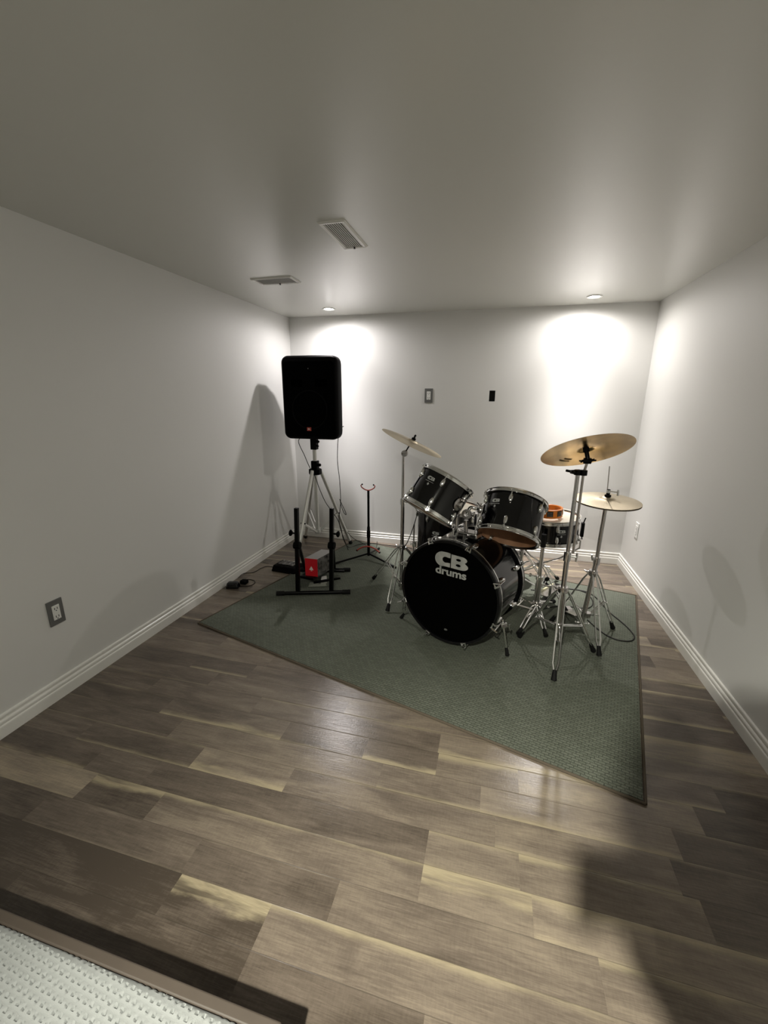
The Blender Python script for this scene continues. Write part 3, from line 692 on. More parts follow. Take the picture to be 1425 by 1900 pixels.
# tambourine on the snare
TB = SN_C+SN_N*(SN_H+.002)+V((-.012, -.03, 0)); TBR = .080
tb = thing('tambourine', 'orange plastic tambourine lying on the snare drum', 'tambourine', tuple(TB))
bm = new(); lathe(bm, TB, SN_N, [(TBR, .004), (TBR+.002, .0), (TBR-.001, -.002), (TBR-.012, 0), (TBR-.012, .05), (TBR-.006, .053), (TBR+.002, .051), (TBR, .048)], 56, closed_prof=True)
kill = []
fr = part('frame', bm, M['orange'], tb)
for i in range(8):
    a = adir(SN_N, CAM-TB, 0)+.10+2*PI*i/8; x, y, z = frame(SN_N); d = x*math.cos(a)+y*math.sin(a); tn = z.cross(d)
    bm = new(); c = TB+z*.027+d*(TBR+.0006); mm = Matrix(((tn.x, z.x, d.x, c.x), (tn.y, z.y, d.y, c.y), (tn.z, z.z, d.z, c.z), (0, 0, 0, 1)))
    box(bm, (-.018, -.017, -.002), (.018, .017, .0004), mm); part('slot', bm, M['slot'], tb, smooth=False)
    for hz in (.016, .024, .032, .038):
        bm = new(); lathe(bm, TB+z*hz+d*(TBR-.006), z, [(0, .001), (.006, .002), (.015, 0), (.015, -.0008), (0, 0)], 18); part('jingle', bm, M['chrome'], tb)

# ------------------------------------------------------------------ cymbals
def cymbal(name, label, c, n, R, m, cat='cymbal', group='cymbals', up=1):
    c = V(c); n = V(n).normalized()
    prof = [(.006, .0215), (.018, .021), (.030, .017), (.038, .0105), (.044, .009), (R*.5, .0065), (R*.8, .0025), (R, 0), (R, -.0011), (R*.8, .0013), (R*.5, .0053), (.044, .0078), (.037, .009), (.029, .0155), (.018, .0195), (.006, .020)]
    bm = new(); lathe(bm, (0, 0, 0), (0, 0, up), prof, 96, closed_prof=True)
    o = part(name, bm, m); o.location = c; o.rotation_mode = 'QUATERNION'; o.rotation_quaternion = V((0, 0, 1)).rotation_difference(n); tag(o, label, cat, group); return o

def tripod_stand(t, C0, feet, hub_z, low_z, tube_r, strip=.011, legr=.0042, brace_at=.62, mtl='chrome', thick=True, foot_l=.045):
    """double braced legs from an upper collar to rubber feet; braces from a lower collar"""
    C0 = V(C0)
    for f in feet:
        f = V(f); d = V((f.x-C0.x, f.y-C0.y, 0)).normalized(); s = V((-d.y, d.x, 0))
        a = V((C0.x, C0.y, hub_z))+d*(tube_r+.006); fo = V((f.x, f.y, RZ+foot_l*.8)); 
        dirn = (fo-a).normalized()
        bm = new()
        for k in (-1, 1):
            w0, w1 = strip, strip
            tube(bm, [a+s*k*w0*.6, a+(fo-a)*.15+s*k*w1+V((0, 0, .012)), a+(fo-a)*.88+s*k*w1, fo+s*k*.002], legr, 8)
        lg = part('leg', bm, M[mtl], t)
        q = a+(fo-a)*brace_at; lo = V((C0.x, C0.y, low_z))+d*(tube_r+.002)
        bm = new()
        for k in (-1, 1): tube(bm, [lo+s*k*.006, q+s*k*.008], legr*.85, 8)
        tube(bm, [q+s*.016, q-s*.016], .003, 8)
        part('brace', bm, M[mtl], t)
        rubber_foot(lg, fo-dirn*.012, dirn, .0125, foot_l)
    bm = new(); lathe(bm, (C0.x, C0.y, hub_z), (0, 0, 1), [(0, -.016), (tube_r+.010, -.016), (tube_r+.012, 0), (tube_r+.010, .016), (0, .016)], 20)
    for f in feet:
        d = (V((f[0], f[1], 0))-V((C0.x, C0.y, 0))).normalized(); tube(bm, [V((C0.x, C0.y, hub_z)), V((C0.x, C0.y, hub_z))+d*(tube_r+.016)], .006, 8)
    wing_nut(bm, V((C0.x-tube_r-.012, C0.y-.004, hub_z+.004)), (-1, -.3, .2), .014)
    part('collar', bm, M['black_metal'] if mtl == 'x' else M['chrome2'], t)
    bm = new(); lathe(bm, (C0.x, C0.y, low_z), (0, 0, 1), [(0, -.014), (tube_r+.007, -.014), (tube_r+.007, .014), (0, .014)], 20); part('lower_collar', bm, M['chrome2'], t)

# crash cymbal and stand, right
RX, RY = 2.252, -1.57
rs = thing('cymbal_stand', 'chrome cymbal stand holding the tilted bronze cymbal at the right front', 'cymbal stand', (RX, RY, RZ), 'chrome cymbal stands')
third = (RX*3-2.222-2.447, RY*3+1.785+1.484)
tripod_stand(rs, (RX, RY, 0), [(2.222, -1.785), (2.447, -1.484), (third[0], third[1])], .398, .19, .0125, strip=.013)
bm = new(); tube(bm, [(RX, RY, .15), (RX, RY, .60)], .0125, 16); part('lower_tube', bm, M['chrome2'], rs)
bm = new(); tube(bm, [(RX, RY, .58), (RX, RY, 1.0)], .0098, 16); part('middle_tube', bm, M['chrome2'], rs)
bm = new(); lathe(bm, (RX, RY, .585), (0, 0, 1), [(0, -.03), (.017, -.03), (.018, 0), (.017, .02), (0, .02)], 18); tube(bm, [(RX, RY, .585), (RX+.04, RY-.012, .583)], .006, 8)
tube(bm, [(RX+.04, RY-.012, .560), (RX+.042, RY-.012, .606)], .0055, 8); part('wing_clamp', bm, M['chrome'], rs)
# folded boom arm parallel to the tube, held by a black tilter
RC_C = V((2.276, -1.577, 1.107)); RC_N = V((-.1821, .4398, .8794)).normalized()
bx, by = RX+.024, RY-.004
bm = new()
for q in ((RX, RY), (bx, by)): lathe(bm, (q[0], q[1], 1.005), (0, 0, 1), [(0, -.012), (.017, -.012), (.017, .012), (0, .012)], 18)
bar(bm, (RX, RY, 1.005), (bx, by, 1.005), .022, .024); wing_nut(bm, (RX-.016, RY-.008, 1.007), (-1, -.4, .1), .022)
part('boom_clamp', bm, M['black_metal'], rs)
tl = RC_C-RC_N*.035
bm = new(); tube(bm, [(bx, by, .60), (bx, by, 1.0), tuple(tl-V((0, 0, .02)))], .0062, 12); part('boom_arm', bm, M['chrome2'], rs)
bm = new(); tube(bm, [tl-V((0, 0, .022)), tl, RC_C+RC_N*.0], .010, 12); lathe(bm, tl-V((0, 0, .012)), (1, 0, 0), [(0, -.016), (.014, -.016), (.014, .016), (0, .016)], 18)
wing_nut(bm, tl+V((.016, 0, -.01)), (1, 0, .3), .014); wing_nut(bm, tl+V((-.016, 0, -.012)), (-1, 0, -.3), .013); part('tilter', bm, M['black_metal'], rs)
bm = new(); tube(bm, [tl, RC_C+RC_N*.06], .0032, 10); part('cymbal_rod', bm, M['chrome'], rs)
bm = new(); lathe(bm, RC_C+RC_N*.0215, RC_N, [(0, 0), (.014, 0), (.014, .010), (0, .010)], 18); lathe(bm, RC_C-RC_N*.001, RC_N, [(0, 0), (.014, 0), (.014, .018), (0, .018)], 18); wing_nut(bm, RC_C+RC_N*.033, RC_N, .013); part('felt_washer', bm, M['felt'], rs)
crash = cymbal('crash_cymbal', 'large tilted golden bronze cymbal showing its underside, at the right', RC_C, RC_N, .203, M['ride'])
# faded print on the underside
bm = new(); rp_ = random.Random(3)
def und(r, a): 
    hgt = .0053+(.0013-.0053)*(r-.1015)/(.061) if r > .1 else .0065
    return V((r*math.cos(a), r*math.sin(a), hgt-.0016))
xl = crash.rotation_quaternion.inverted() @ (V((-1, 0, 0)))
def cym_local(u, v):
    d = ray(u, v); t_ = (RC_C-CAM).dot(RC_N)/d.dot(RC_N); q = crash.rotation_quaternion.inverted() @ (CAM+d*t_-RC_C); return q
ql = cym_local(1050, 855); a0_ = math.atan2(ql.y, ql.x)
for row, (r_, n_) in enumerate(((ql.length-.012, 6), (ql.length+.010, 7))):
    pts = []
    for k in range(n_*3):
        a = a0_-.2+k*.022; pts.append(und(r_+(.0045 if k % 2 else -.0045), a))
    tube(bm, pts, .0008, 5)
me_o = part('printed_script', bm, mat('faded_ink', (.09, .065, .03), .7), crash, keep_local=True)

# crash cymbal and stand, left
LX, LY = 1.302, -1.1
ls = thing('cymbal_stand', 'chrome cymbal stand behind the left edge of the bass drum', 'cymbal stand', (LX, LY, RZ), 'chrome cymbal stands')
tripod_stand(ls, (LX, LY, 0), [(1.055, -.894), (1.268, -1.328), (1.55, -1.07)], .374, .10, .0125, strip=.014, brace_at=.5)
bm = new(); tube(bm, [(LX, LY, .06), (LX, LY, .70)], .0125, 16); part('lower_tube', bm, M['chrome2'], ls)
bm = new(); tube(bm, [(LX, LY, .68), (LX, LY, .99)], .0098, 16); part('middle_tube', bm, M['chrome2'], ls)
bm = new(); lathe(bm, (LX, LY, .69), (0, 0, 1), [(0, -.02), (.017, -.02), (.017, .02), (0, .02)], 18); tube(bm, [(LX, LY, .69), (LX+.035, LY-.01, .69)], .006, 8); part('wing_clamp', bm, M['chrome'], ls)
LC_C = V((1.3602, -1.1315, 1.0741)); LC_N = V((.4104, .0586, .91)).normalized()
kn = V((LX+.008, LY-.004, 1.005))
bm = new(); lathe(bm, kn, (0, -1, 0), [(0, -.014), (.02, -.014), (.022, 0), (.02, .014), (0, .014)], 22); wing_nut(bm, kn+V((0, -.014, 0)), (0, -1, 0), .010); part('tilter', bm, M['chrome2'], ls)
bm = new(); tube(bm, [kn, LC_C+LC_N*.055], .0045, 10); part('cymbal_rod', bm, M['black_metal'], ls)
bm = new(); lathe(bm, LC_C+LC_N*.0215, LC_N, [(0, 0), (.013, 0), (.013, .012), (0, .012)], 18); wing_nut(bm, LC_C+LC_N*.034, LC_N, .014); part('felt_washer', bm, M['felt'], ls)
cymbal('crash_cymbal', 'pale bronze cymbal seen edge on, above the left rack tom', LC_C, LC_N, .203, M['hat'])

# hi-hat
HC = V((2.463, -1.298, .819)); HB = V((2.43, -1.285, RZ))
hs = thing('hi_hat_stand', 'chrome hi-hat stand with pedal at the far right of the kit', 'cymbal stand', (HB.x, HB.y, RZ))
tripod_stand(hs, (2.448, -1.29, 0), [(2.479, -1.501), (2.612, -1.193), (2.286, -1.204)], .396, .135, .0125, strip=.012, brace_at=.55)
bm = new(); tube(bm, [(2.425, -1.288, .06), (2.457, -1.29, .475)], .0135, 16); part('lower_tube', bm, M['chrome2'], hs)
bm = new(); tube(bm, [(2.456, -1.29, .46), (2.461, -1.297, .80)], .0105, 16); part('middle_tube', bm, M['chrome2'], hs)
bm = new(); tube(bm, [(2.461, -1.297, .79), tuple(at(1131, 865, y=-1.298))], .0028, 10); part('pull_rod', bm, M['chrome2'], hs)
bm = new(); lathe(bm, (2.457, -1.29, .47), (0, 0, 1), [(0, -.02), (.018, -.02), (.018, .02), (0, .02)], 18); tube(bm, [(2.45, -1.30, .478), (2.425, -1.32, .492)], .005, 8); tube(bm, [(2.43, -1.315, .48), (2.42, -1.325, .515)], .005, 8); part('height_clamp', bm, M['chrome2'], hs)
bm = new(); lathe(bm, (2.461, -1.297, .800), (0, 0, 1), [(0, -.022), (.012, -.022), (.012, -.006), (.024, -.002), (.026, .006), (.012, .010), (0, .010)], 20); tube(bm, [(2.445, -1.31, .80), (2.437, -1.318, .785)], .004, 8); part('cymbal_seat', bm, M['black_plastic'], hs)
cl = HC+V((0, 0, .022))
bm = new(); lathe(bm, cl, (0, 0, 1), [(0, 0), (.016, 0), (.016, .008), (.009, .010), (.009, .038), (0, .038)], 18); part('clutch', bm, M['felt'], hs)
bm = new(); tube(bm, [cl+V((0, 0, .028)), cl+V((.042, -.006, .026))], .003, 8); tube(bm, [cl+V((.044, -.006, .040)), cl+V((.046, -.006, .008))], .0055, 10); lathe(bm, cl+V((0, 0, .02)), (0, 0, 1), [(0, 0), (.0105, 0), (.0105, .016), (0, .016)], 16); part('clutch_screw', bm, M['chrome'], hs)
bm = new(); fa, fb_ = V((2.425, -1.25, .10)), V((2.385, -1.03, .022)); bar(bm, fa, fb_, .075, .006); bar(bm, fb_, fb_+V((-.01, .05, -.004)), .08, .012); part('footboard', bm, M['chrome2'], hs, bevel=.002)
bm = new(); tube(bm, [(2.40, -1.285, .075), (2.455, -1.285, .075)], .006, 8)
for k in (-1, 1): tube(bm, [(2.43+k*.035, -1.28, .075), (2.42+k*.038, -1.18, .022), (2.39+k*.038, -1.03, .016)], .0045, 8)
part('base_frame', bm, M['chrome'], hs)
hg = 'hi-hat cymbals'
cymbal('hi_hat_cymbal', 'pale bronze upper hi-hat cymbal with its dome up, under the clutch', HC, (0.014, -.0597, .998), .165, M['hat'], group=hg)
cymbal('hi_hat_cymbal', 'lower hi-hat cymbal, dark rim just beneath the upper one', HC-V((0, 0, .008)), (0.014, -.0597, .998), .165, M['hat'], group=hg, up=-1)

# bare stand with a black clamp between bass drum and crash stand
EX, EY = 2.184, -1.16
es = thing('clamp_stand', 'chrome stand with black clamp top, just right of the bass drum', 'stand', (EX, EY, RZ))
tripod_stand(es, (EX, EY, 0), [(2.079, -1.412), (2.216, -1.388), (2.30, -.98)], .10, .065, .014, strip=.010, brace_at=.5)
bm = new(); tube(bm, [(EX, EY, .04), (EX, EY, .28)], .0165, 18); part('lower_tube', bm, M['chrome2'], es)
bm = new(); tube(bm, [(EX, EY, .27), (EX, EY, .50)], .0115, 16); part('middle_tube', bm, M['chrome2'], es)
bm = new(); lathe(bm, (EX, EY, .28), (0, 0, 1), [(0, -.012), (.022, -.012), (.022, .008), (0, .008)], 18); tube(bm, [(EX-.01, EY, .285), (EX-.05, EY-.01, .295)], .005, 8); lathe(bm, (EX-.05, EY-.01, .295), (-1, 0, .2), [(0, 0), (.011, 0), (.011, .012), (0, .012)], 12); part('height_clamp', bm, M['chrome'], es)
bm = new(); tube(bm, [(EX, EY, .48), (EX, EY, .56)], .015, 14); part('clamp_top', bm, M['rubber'], es)
bm = new(); tube(bm, [(EX, EY, .055), (2.03, -1.075, .045)], .007, 10); lathe(bm, (2.03, -1.075, .045), (-1, .5, 0), [(0, -.014), (.014, -.014), (.017, 0), (.014, .014), (0, .014)], 16); part('side_bar', bm, M['chrome'], es)

# snare stand
SX, SY = 2.225, -.81
ss = thing('snare_stand', 'chrome basket stand carrying the snare drum', 'stand', (SX, SY, RZ))
tripod_stand(ss, (SX, SY, 0), [(2.379, -.549), (1.93, -.80), (2.37, -1.05)], .235, .07, .012, strip=.010, brace_at=.5)
bm = new(); tube(bm, [(SX, SY, .05), (SX, SY, .26)], .012, 16); part('tube', bm, M['chrome2'], ss)
hub = V((SX+.008, SY, .245))
for a in (200, 335, 90):
    d = V((math.cos(math.radians(a)), math.sin(math.radians(a)), 0)); e = V((SN_C.x, SN_C.y, 0))+d*(SN_R+.010)
    bm = new(); tube(bm, [hub, hub+(V((e.x, e.y, .43))-hub)*.5-V((0, 0, .01)), V((e.x, e.y, .445)), V((e.x, e.y, .490)), V((e.x-d.x*.010, e.y-d.y*.010, .500))], .0055, 10); part('basket_arm', bm, M['chrome2'], ss)
bm = new(); tube(bm, [hub+V((-.055, -.01, -.02)), hub+V((.055, 0, -.022))], .003, 8); lathe(bm, hub-V((0, 0, .02)), (0, 0, 1), [(0, 0), (.016, 0), (.016, .03), (0, .03)], 14); part('basket_screw', bm, M['chrome2'], ss)

# throne post glimpsed behind the bass drum
TX, TY_ = 2.115, -.56
tr = thing('drum_throne', 'chrome post of a round black drum stool, behind the right rack tom', 'stool', (TX, TY_, RZ))
bm = new(); tube(bm, [(TX, TY_, .05), (TX, TY_, .40)], .0135, 14); part('post', bm, M['chrome2'], tr)
bm = new(); lathe(bm, (TX, TY_, .395), (0, 0, 1), [(0, 0), (.125, 0), (.135, .008), (.138, .035), (.128, .05), (0, .056)], 48); part('seat', bm, M['felt'], tr)
tripod_stand(tr, (TX, TY_, 0), [(TX-.18, TY_-.09), (TX-.02, TY_+.2), (TX+.17, TY_-.1)], .22, .07, .0135, strip=.010, brace_at=.5)

# kick pedal
kp = thing('kick_pedal', 'chrome kick pedal with a cream edged footboard, behind the clamp stand', 'pedal', (2.30, -.85, RZ))
pa, pb = V((2.235, -.99, .05)), V((2.385, -.655, .022)); pd = (pb-pa).normalized(); ps = V((pd.y, -pd.x, 0)).normalized()
bm = new(); bar(bm, pa+V((0, 0, .035)), pb, .058, .007); part('footboard', bm, M['chrome2'], kp, bevel=.002)
bm = new(); bar(bm, pa-ps*.034+V((0, 0, .044)), pb-ps*.034+V((0, 0, .008)), .010, .008); part('edge_strip', bm, M['cream'], kp, label='cream coloured edge strip')
bm = new(); bar(bm, (pa.x, pa.y, .013), (pb.x, pb.y, .013), .05, .006); bar(bm, pb+V((0, 0, -.006)), pb+pd*.05+V((0, 0, -.008)), .065, .012); part('base_plate', bm, M['black_metal'], kp, bevel=.002)
bm = new()
for k in (-1, 1):
    bar(bm, pa+ps*k*.045-V((0, 0, .035)), pa+ps*k*.045+V((0, 0, .12)), .012, .016)
tube(bm, [pa+ps*.05+V((0, 0, .11)), pa-ps*.05+V((0, 0, .11))], .006, 10); bar(bm, pa+ps*.055-V((0, 0, .034)), pa-ps*.055-V((0, 0, .034)), .03, .008)
part('uprights', bm, M['chrome'], kp, bevel=.002)
bm = new(); tube(bm, [pa+V((0, 0, .11)), pa+pd*(.06)+V((0, 0, .135))], .0035, 8); part('beater_rod', bm, M['chrome'], kp)
bm = new(); lathe(bm, pa+pd*.06+V((0, 0, .135)), -pd, [(0, -.018), (.012, -.016), (.014, .0), (.012, .016), (0, .018)], 18); part('beater', bm, M['felt'], kp)

# ------------------------------------------------------------------ loudspeaker and its stand
SPY = -.50
pc = [at(522, 655, y=SPY), at(625, 663, y=SPY), at(629, 815, y=SPY), at(527, 815, y=SPY)]
sx0, sx1 = (pc[0].x+pc[3].x)/2, (pc[1].x+pc[2].x)/2; sz1, sz0 = (pc[0].z+pc[1].z)/2, (pc[2].z+pc[3].z)/2
scx = (sx0+sx1)/2; sw = sx1-sx0; sh_ = sz1-sz0
spk = thing('loudspeaker', 'tall black loudspeaker on the tripod in the back left corner', 'speaker', (scx, SPY+.13, sz0))
def rrect(w, h, r, n=7):
    out = []
    for cx, cz, a in ((w/2-r, h/2-r, 0), (-w/2+r, h/2-r, PI/2), (-w/2+r, -h/2+r, PI), (w/2-r, -h/2+r, 1.5*PI)):
        out += [(cx+r*math.cos(a+PI/2*i/n), cz+r*math.sin(a+PI/2*i/n)) for i in range(n+1)]
    return out
bm = new(); R = []
for y, w, h, r in ((-.010, sw-.03, sh_-.03, .04), (0, sw-.008, sh_-.008, .05), (.012, sw, sh_, .055), (.09, sw-.004, sh_-.004, .055), (.18, sw*.86, sh_*.96, .05), (.275, sw*.58, sh_*.86, .04), (.285, sw*.52, sh_*.82, .03)):
    R.append([bm.verts.new((scx+a, SPY+y, (sz0+sz1)/2+b)) for a, b in rrect(w, h, r)])
for A, B in zip(R, R[1:]):
    for i in range(len(A)): bm.faces.new((A[i], A[(i+1) % len(A)], B[(i+1) % len(A)], B[i]))
bm.faces.new(R[0]); bm.faces.new(R[-1][::-1])
part('cabinet', bm, M['black_plastic'], spk)
bm = new(); g = [bm.verts.new((scx+a, SPY-.012, (sz0+sz1)/2-.01+b)) for a, b in rrect(sw-.05, sh_-.07, .03)]; g2 = [bm.verts.new((v.co.x, SPY-.004, v.co.z)) for v in g]
bm.faces.new(g)
for i in range(len(g)): bm.faces.new((g[i], g[(i+1) % len(g)], g2[(i+1) % len(g)], g2[i]))
part('grille', bm, M['grille'], spk)
bm = new(); lathe(bm, (scx, SPY-.0125, sz0+sh_*.36), (0, -1, 0), [(.150, 0), (.155, .0015), (.150, .0015), (.145, 0)], 60); part('woofer_ring', bm, M['black_plastic'], spk)
bm = new()
for k in (-1, 1):
    box(bm, (scx+k*.105-.05, SPY-.0135, sz0+sh_*.64), (scx+k*.105+.05, SPY-.012, sz0+sh_*.72))
part('port', bm, M['felt0'], spk, bevel=.0005)
bz = at(575, 796, y=SPY)
bm = new(); box(bm, (bz.x-.018, SPY-.016, bz.z-.014), (bz.x+.018, SPY-.0125, bz.z+.014)); part('badge', bm, M['badge_red'], spk, label='small red square maker badge')
text_part('JBL', 'badge_lettering', M['paper'], (bz.x, SPY-.0165, bz.z), (1, 0, 0), (0, 0, 1), .016, spk, .0006, .0004)
bm = new(); lathe(bm, (scx+.0, SPY-.013, sz1-.10), (0, -1, 0), [(0, 0), (.004, 0), (.004, .001), (0, .001)], 10); part('power_lamp', bm, M['grey_plate'], spk)

PX = .425; PY = -.43
st = thing('speaker_stand', 'silver aluminium tripod under the loudspeaker', 'speaker stand', (PX, PY, 0))
z_at = lambda v: at(587, v, y=PY).z
zc = z_at(872)
PX = at(585, 872, y=PY).x
bm = new(); tube(bm, [(PX, PY, .19), (PX, PY, sz0+.03)], .0175, 20); part('pole', bm, M['alu'], st)
bm = new(); box(bm, (PX-.026, PY-.026, z_at(834)), (PX+.026, PY+.026, sz0)); tube(bm, [(PX+.02, PY-.02, sz0-.02), (PX+.055, PY-.035, sz0-.022)], .012, 12); tube(bm, [(PX+.02, PY-.02, sz0-.055), (PX+.05, PY-.03, sz0-.06)], .008, 12); part('pole_clamp', bm, M['black_plastic'], st, bevel=.006)
bm = new(); box(bm, (PX-.027, PY-.027, z_at(880)), (PX+.027, PY+.027, z_at(855))); tube(bm, [(PX+.02, PY-.02, z_at(862)), (PX+.065, PY-.04, z_at(861))], .013, 12)
lathe(bm, (PX, PY, z_at(874)), (0, 0, 1), [(0, -.03), (.05, -.03), (.056, -.02), (.056, .016), (.04, .024), (0, .024)], 6); part('hub', bm, M['black_plastic'], st, bevel=.004)
zt = z_at(872); zl = .20
feet_s = [V((.577, -.16, 0)), V((.10, -.24, 0)), V((.43, -.79, 0))]
feet_s = [V((.600, -.165, .008)), V((.115, -.10, 0)), V((.345, -.775, 0))]
for f in feet_s:
    d = V((f.x-PX, f.y-PY, 0)).normalized(); a = V((PX, PY, zt))+d*.045; fo = V((f.x, f.y, .03+f.z)); dn = (fo-a).normalized()
    bm = new(); tube(bm, [a, fo], .015, 16); lg = part('leg', bm, M['alu'], st)
    q = a+(fo-a)*.58; s = V((-d.y, d.x, 0))
    bm = new()
    for k in (-1, 1): bar(bm, V((PX, PY, zl))+d*.02+s*k*.012, q+s*k*.014, .012, .004, up=s)
    part('brace', bm, M['alu'], st)
    bm = new(); tube(bm, [q+s*.022, q-s*.022], .006, 8); part('rivet', bm, M['black_plastic'], st)
    rubber_foot(lg, fo-dn*.03, dn, .0165, .055)
bm = new(); lathe(bm, (PX, PY, zl), (0, 0, 1), [(0, -.02), (.024, -.02), (.027, 0), (.024, .02), (0, .02)], 18); part('lower_collar', bm, M['alu'], st)

# cable hanging from the speaker
y1 = -.36
cp = [V((sx1-.02, -.33, sz0+.10)), at(629, 800, y=y1), at(626, 850, y=y1), at(630, 890, y=y1), at(632, 925, y=y1), at(631, 945, y=y1), at(629, 965, y=y1), at(634, 985, y=-.30), at(637, 1000, y=-.25), V((.62, -.26, .012)), at(665, 1010.5, z=.012), at(690, 1008, z=.012), at(720, 1012, z=.012), at(745, 1014, z=.012)]
bm = new(); tube(bm, spline(cp, 8), .0032, 8); o = part('audio_cable', bm, M['cable']); recenter(o, cp[9]); tag(o, 'black cable hanging straight from the loudspeaker and trailing right along the wall', 'cable')
lp_ = [at(630, 926, y=y1-.012), at(634, 935, y=y1-.012), at(641, 950, y=y1-.012), at(642, 955, y=y1-.012), at(638, 951, y=y1-.012), at(633, 938, y=y1-.012), at(631, 928, y=y1-.012)]
bm = new(); tube(bm, spline(lp_, 6), .003, 8); o = part('cable_loop', bm, M['cable']); recenter(o, lp_[3]); tag(o, 'small narrow loop of bundled black cable halfway down beside the speaker stand', 'cable')
cp = [V((scx-.09, -.40, sz0+.03)), at(554, 818, y=-.42), at(565, 845, y=-.44), at(575, 868, y=-.475), at(585, 885, y=-.475), at(592, 905, y=-.475), at(603, 930, y=-.465), at(613, 945, y=-.45), at(627, 965, y=-.42), at(633, 985, y=-.38), V((.64, -.33, .012))]
bm = new(); tube(bm, spline(cp, 8), .003, 8); o = part('power_cable', bm, M['cable']); recenter(o, cp[-1]); tag(o, 'black power cable wound down through the legs of the speaker stand', 'cable')
cp = [at(637, 978, y=-.20), at(646, 989, y=-.2), at(655, 998, y=-.21), at(667, 1005, y=-.22), V((.86, -.23, .012)), at(700, 1004.5, z=.012)]
bm = new(); tube(bm, spline(cp, 8), .0025, 8); o = part('thin_cable', bm, M['cable']); recenter(o, cp[-1]); tag(o, 'thin black cable sagging to the floor behind the guitar stand', 'cable')

# ------------------------------------------------------------------ guitar stand
GX, GY = .882, -.49
gs = thing('guitar_stand', 'slim black guitar stand with red padded yokes', 'guitar stand', (GX, GY, RZ))
bm = new(); tube(bm, [(GX, GY, .045), (GX, GY, .30)], .0125, 14); part('lower_tube', bm, M['black_metal'], gs)
ztop = at(682, 909, y=GY).z
bm = new(); tube(bm, [(GX, GY, .28), (GX, GY, ztop)], .0095, 14); lathe(bm, (GX, GY, .235), (0, 0, 1), [(0, -.03), (.0155, -.03), (.0155, .03), (0, .03)], 14); part('upper_tube', bm, M['black_metal'], gs)
def yoke(zc_, w, up, name, tip, dy=0.0):
    pts = []
    for i in range(15):
        a = -1+2*i/14; pts.append(V((GX+a*w/2, GY-.012+dy*a, zc_+up*(a*a)*w*.22)))
    if up > 0: pts = [pts[0]+V((.006, 0, .022)), pts[0]+V((-.005, 0, .014))]+pts+[pts[-1]+V((.005, 0, .014)), pts[-1]+V((-.006, 0, .022))]
    bm = new(); tube(bm, pts, .0048 if up > 0 else .0065, 10); yk = part(name, bm, M['pinkred'], gs)
    bm = new()
    for e, f in ((pts[0], pts[1]), (pts[-1], pts[-2])): lathe(bm, e, e-f, [(0, -.004), (tip, -.004), (tip*1.1, .004), (0, .009)], 12)
    part('end_cap', bm, M['rubber'], yk)
yoke(ztop, .11, 1, 'neck_yoke', .006)
yoke(at(683, 1013, y=GY).z, .20, -1, 'body_yoke', .0085, .0)
for f, r in (((.66, -.66), 1), ((1.14, -.62), 1), ((.90, -.24), 1)):
    f = V((f[0], f[1], RZ+.012)); a = V((GX, GY, .062)); bm = new(); tube(bm, [a, f], .0080, 12); lg = part('leg', bm, M['black_metal'], gs)
    d = (f-a).normalized(); bm = new(); tube(bm, [f-d*.02, f+d*.015], .009, 12); part('rubber_foot', bm, M['rubber'], lg)

# ------------------------------------------------------------------ black H-shaped amp stand
AZ = .02
ams = thing('amp_stand', 'low black metal stand with two uprights, at the left of the rug', 'equipment stand', (.69, -1.05, RZ))
f0, f1 = at(513, 1101, z=.022), at(650, 1098, z=.022); b0, b1 = at(552, 1057, z=.022), at(650, 1057, z=.022)
bd = (f1-f0).normalized(); bk = V((-bd.y, bd.x, 0))
def foot_bar(a, b):
    bm = new(); tube(bm, [a, b], .0135, 14); o = part('base_bar', bm, M['black_metal'], ams)
    bm = new(); tube(bm, [a, a+(b-a).normalized()*.055], .0165, 14); tube(bm, [b, b-(b-a).normalized()*.055], .0165, 14); part('end_cap', bm, M['rubber'], o)
foot_bar(f0, f1); foot_bar(b0, b1)
for (ub, vb, ut, vt, sgn) in ((553, 1097, 556, 943, -1), (615, 1096, 618, 943, 1)):
    base = at(ub, vb, z=.022); yb = base.y; topp = at(ut, vt, y=yb)
    bm = new(); bar(bm, base, V((base.x+.02, yb, topp.z)), .027, .027, up=(0, 1, 0)); part('upright', bm, M['black_metal'], ams, bevel=.003)
    kz = at(ub, 990, y=yb).z; kx = base.x+.02*kz/topp.z
    bm = new(); tube(bm, [(kx, yb, kz), (kx+sgn*.036, yb, kz)], .006, 10); lathe(bm, (kx+sgn*.036, yb, kz), (sgn, 0, 0), [(0, 0), (.013, 0), (.022, .008), (.022, .014), (.012, .020), (0, .020)], 18); part('knob', bm, M['black_plastic'], ams)
    # sloping rear leg, hinged at a clamp
    cz = at(ub, 1012, y=yb).z; cpt = V((base.x+.012, yb+.02, cz)); rr = V((base.x+.05*(-sgn)*.2, 0, 0))
    back = base+bk*((b0-f0).dot(bk)) ; back.z = .022
    bm = new(); bar(bm, cpt, back, .022, .022, up=bk); part('sloping_leg', bm, M['black_metal'], ams, bevel=.003)
    bm = new(); lathe(bm, cpt+V((sgn*-.0, -.02, 0)), (sgn, 0, 0), [(0, -.022), (.026, -.022), (.026, .022), (0, .022)], 18); part('hinge', bm, M['black_plastic'], ams, bevel=.003)
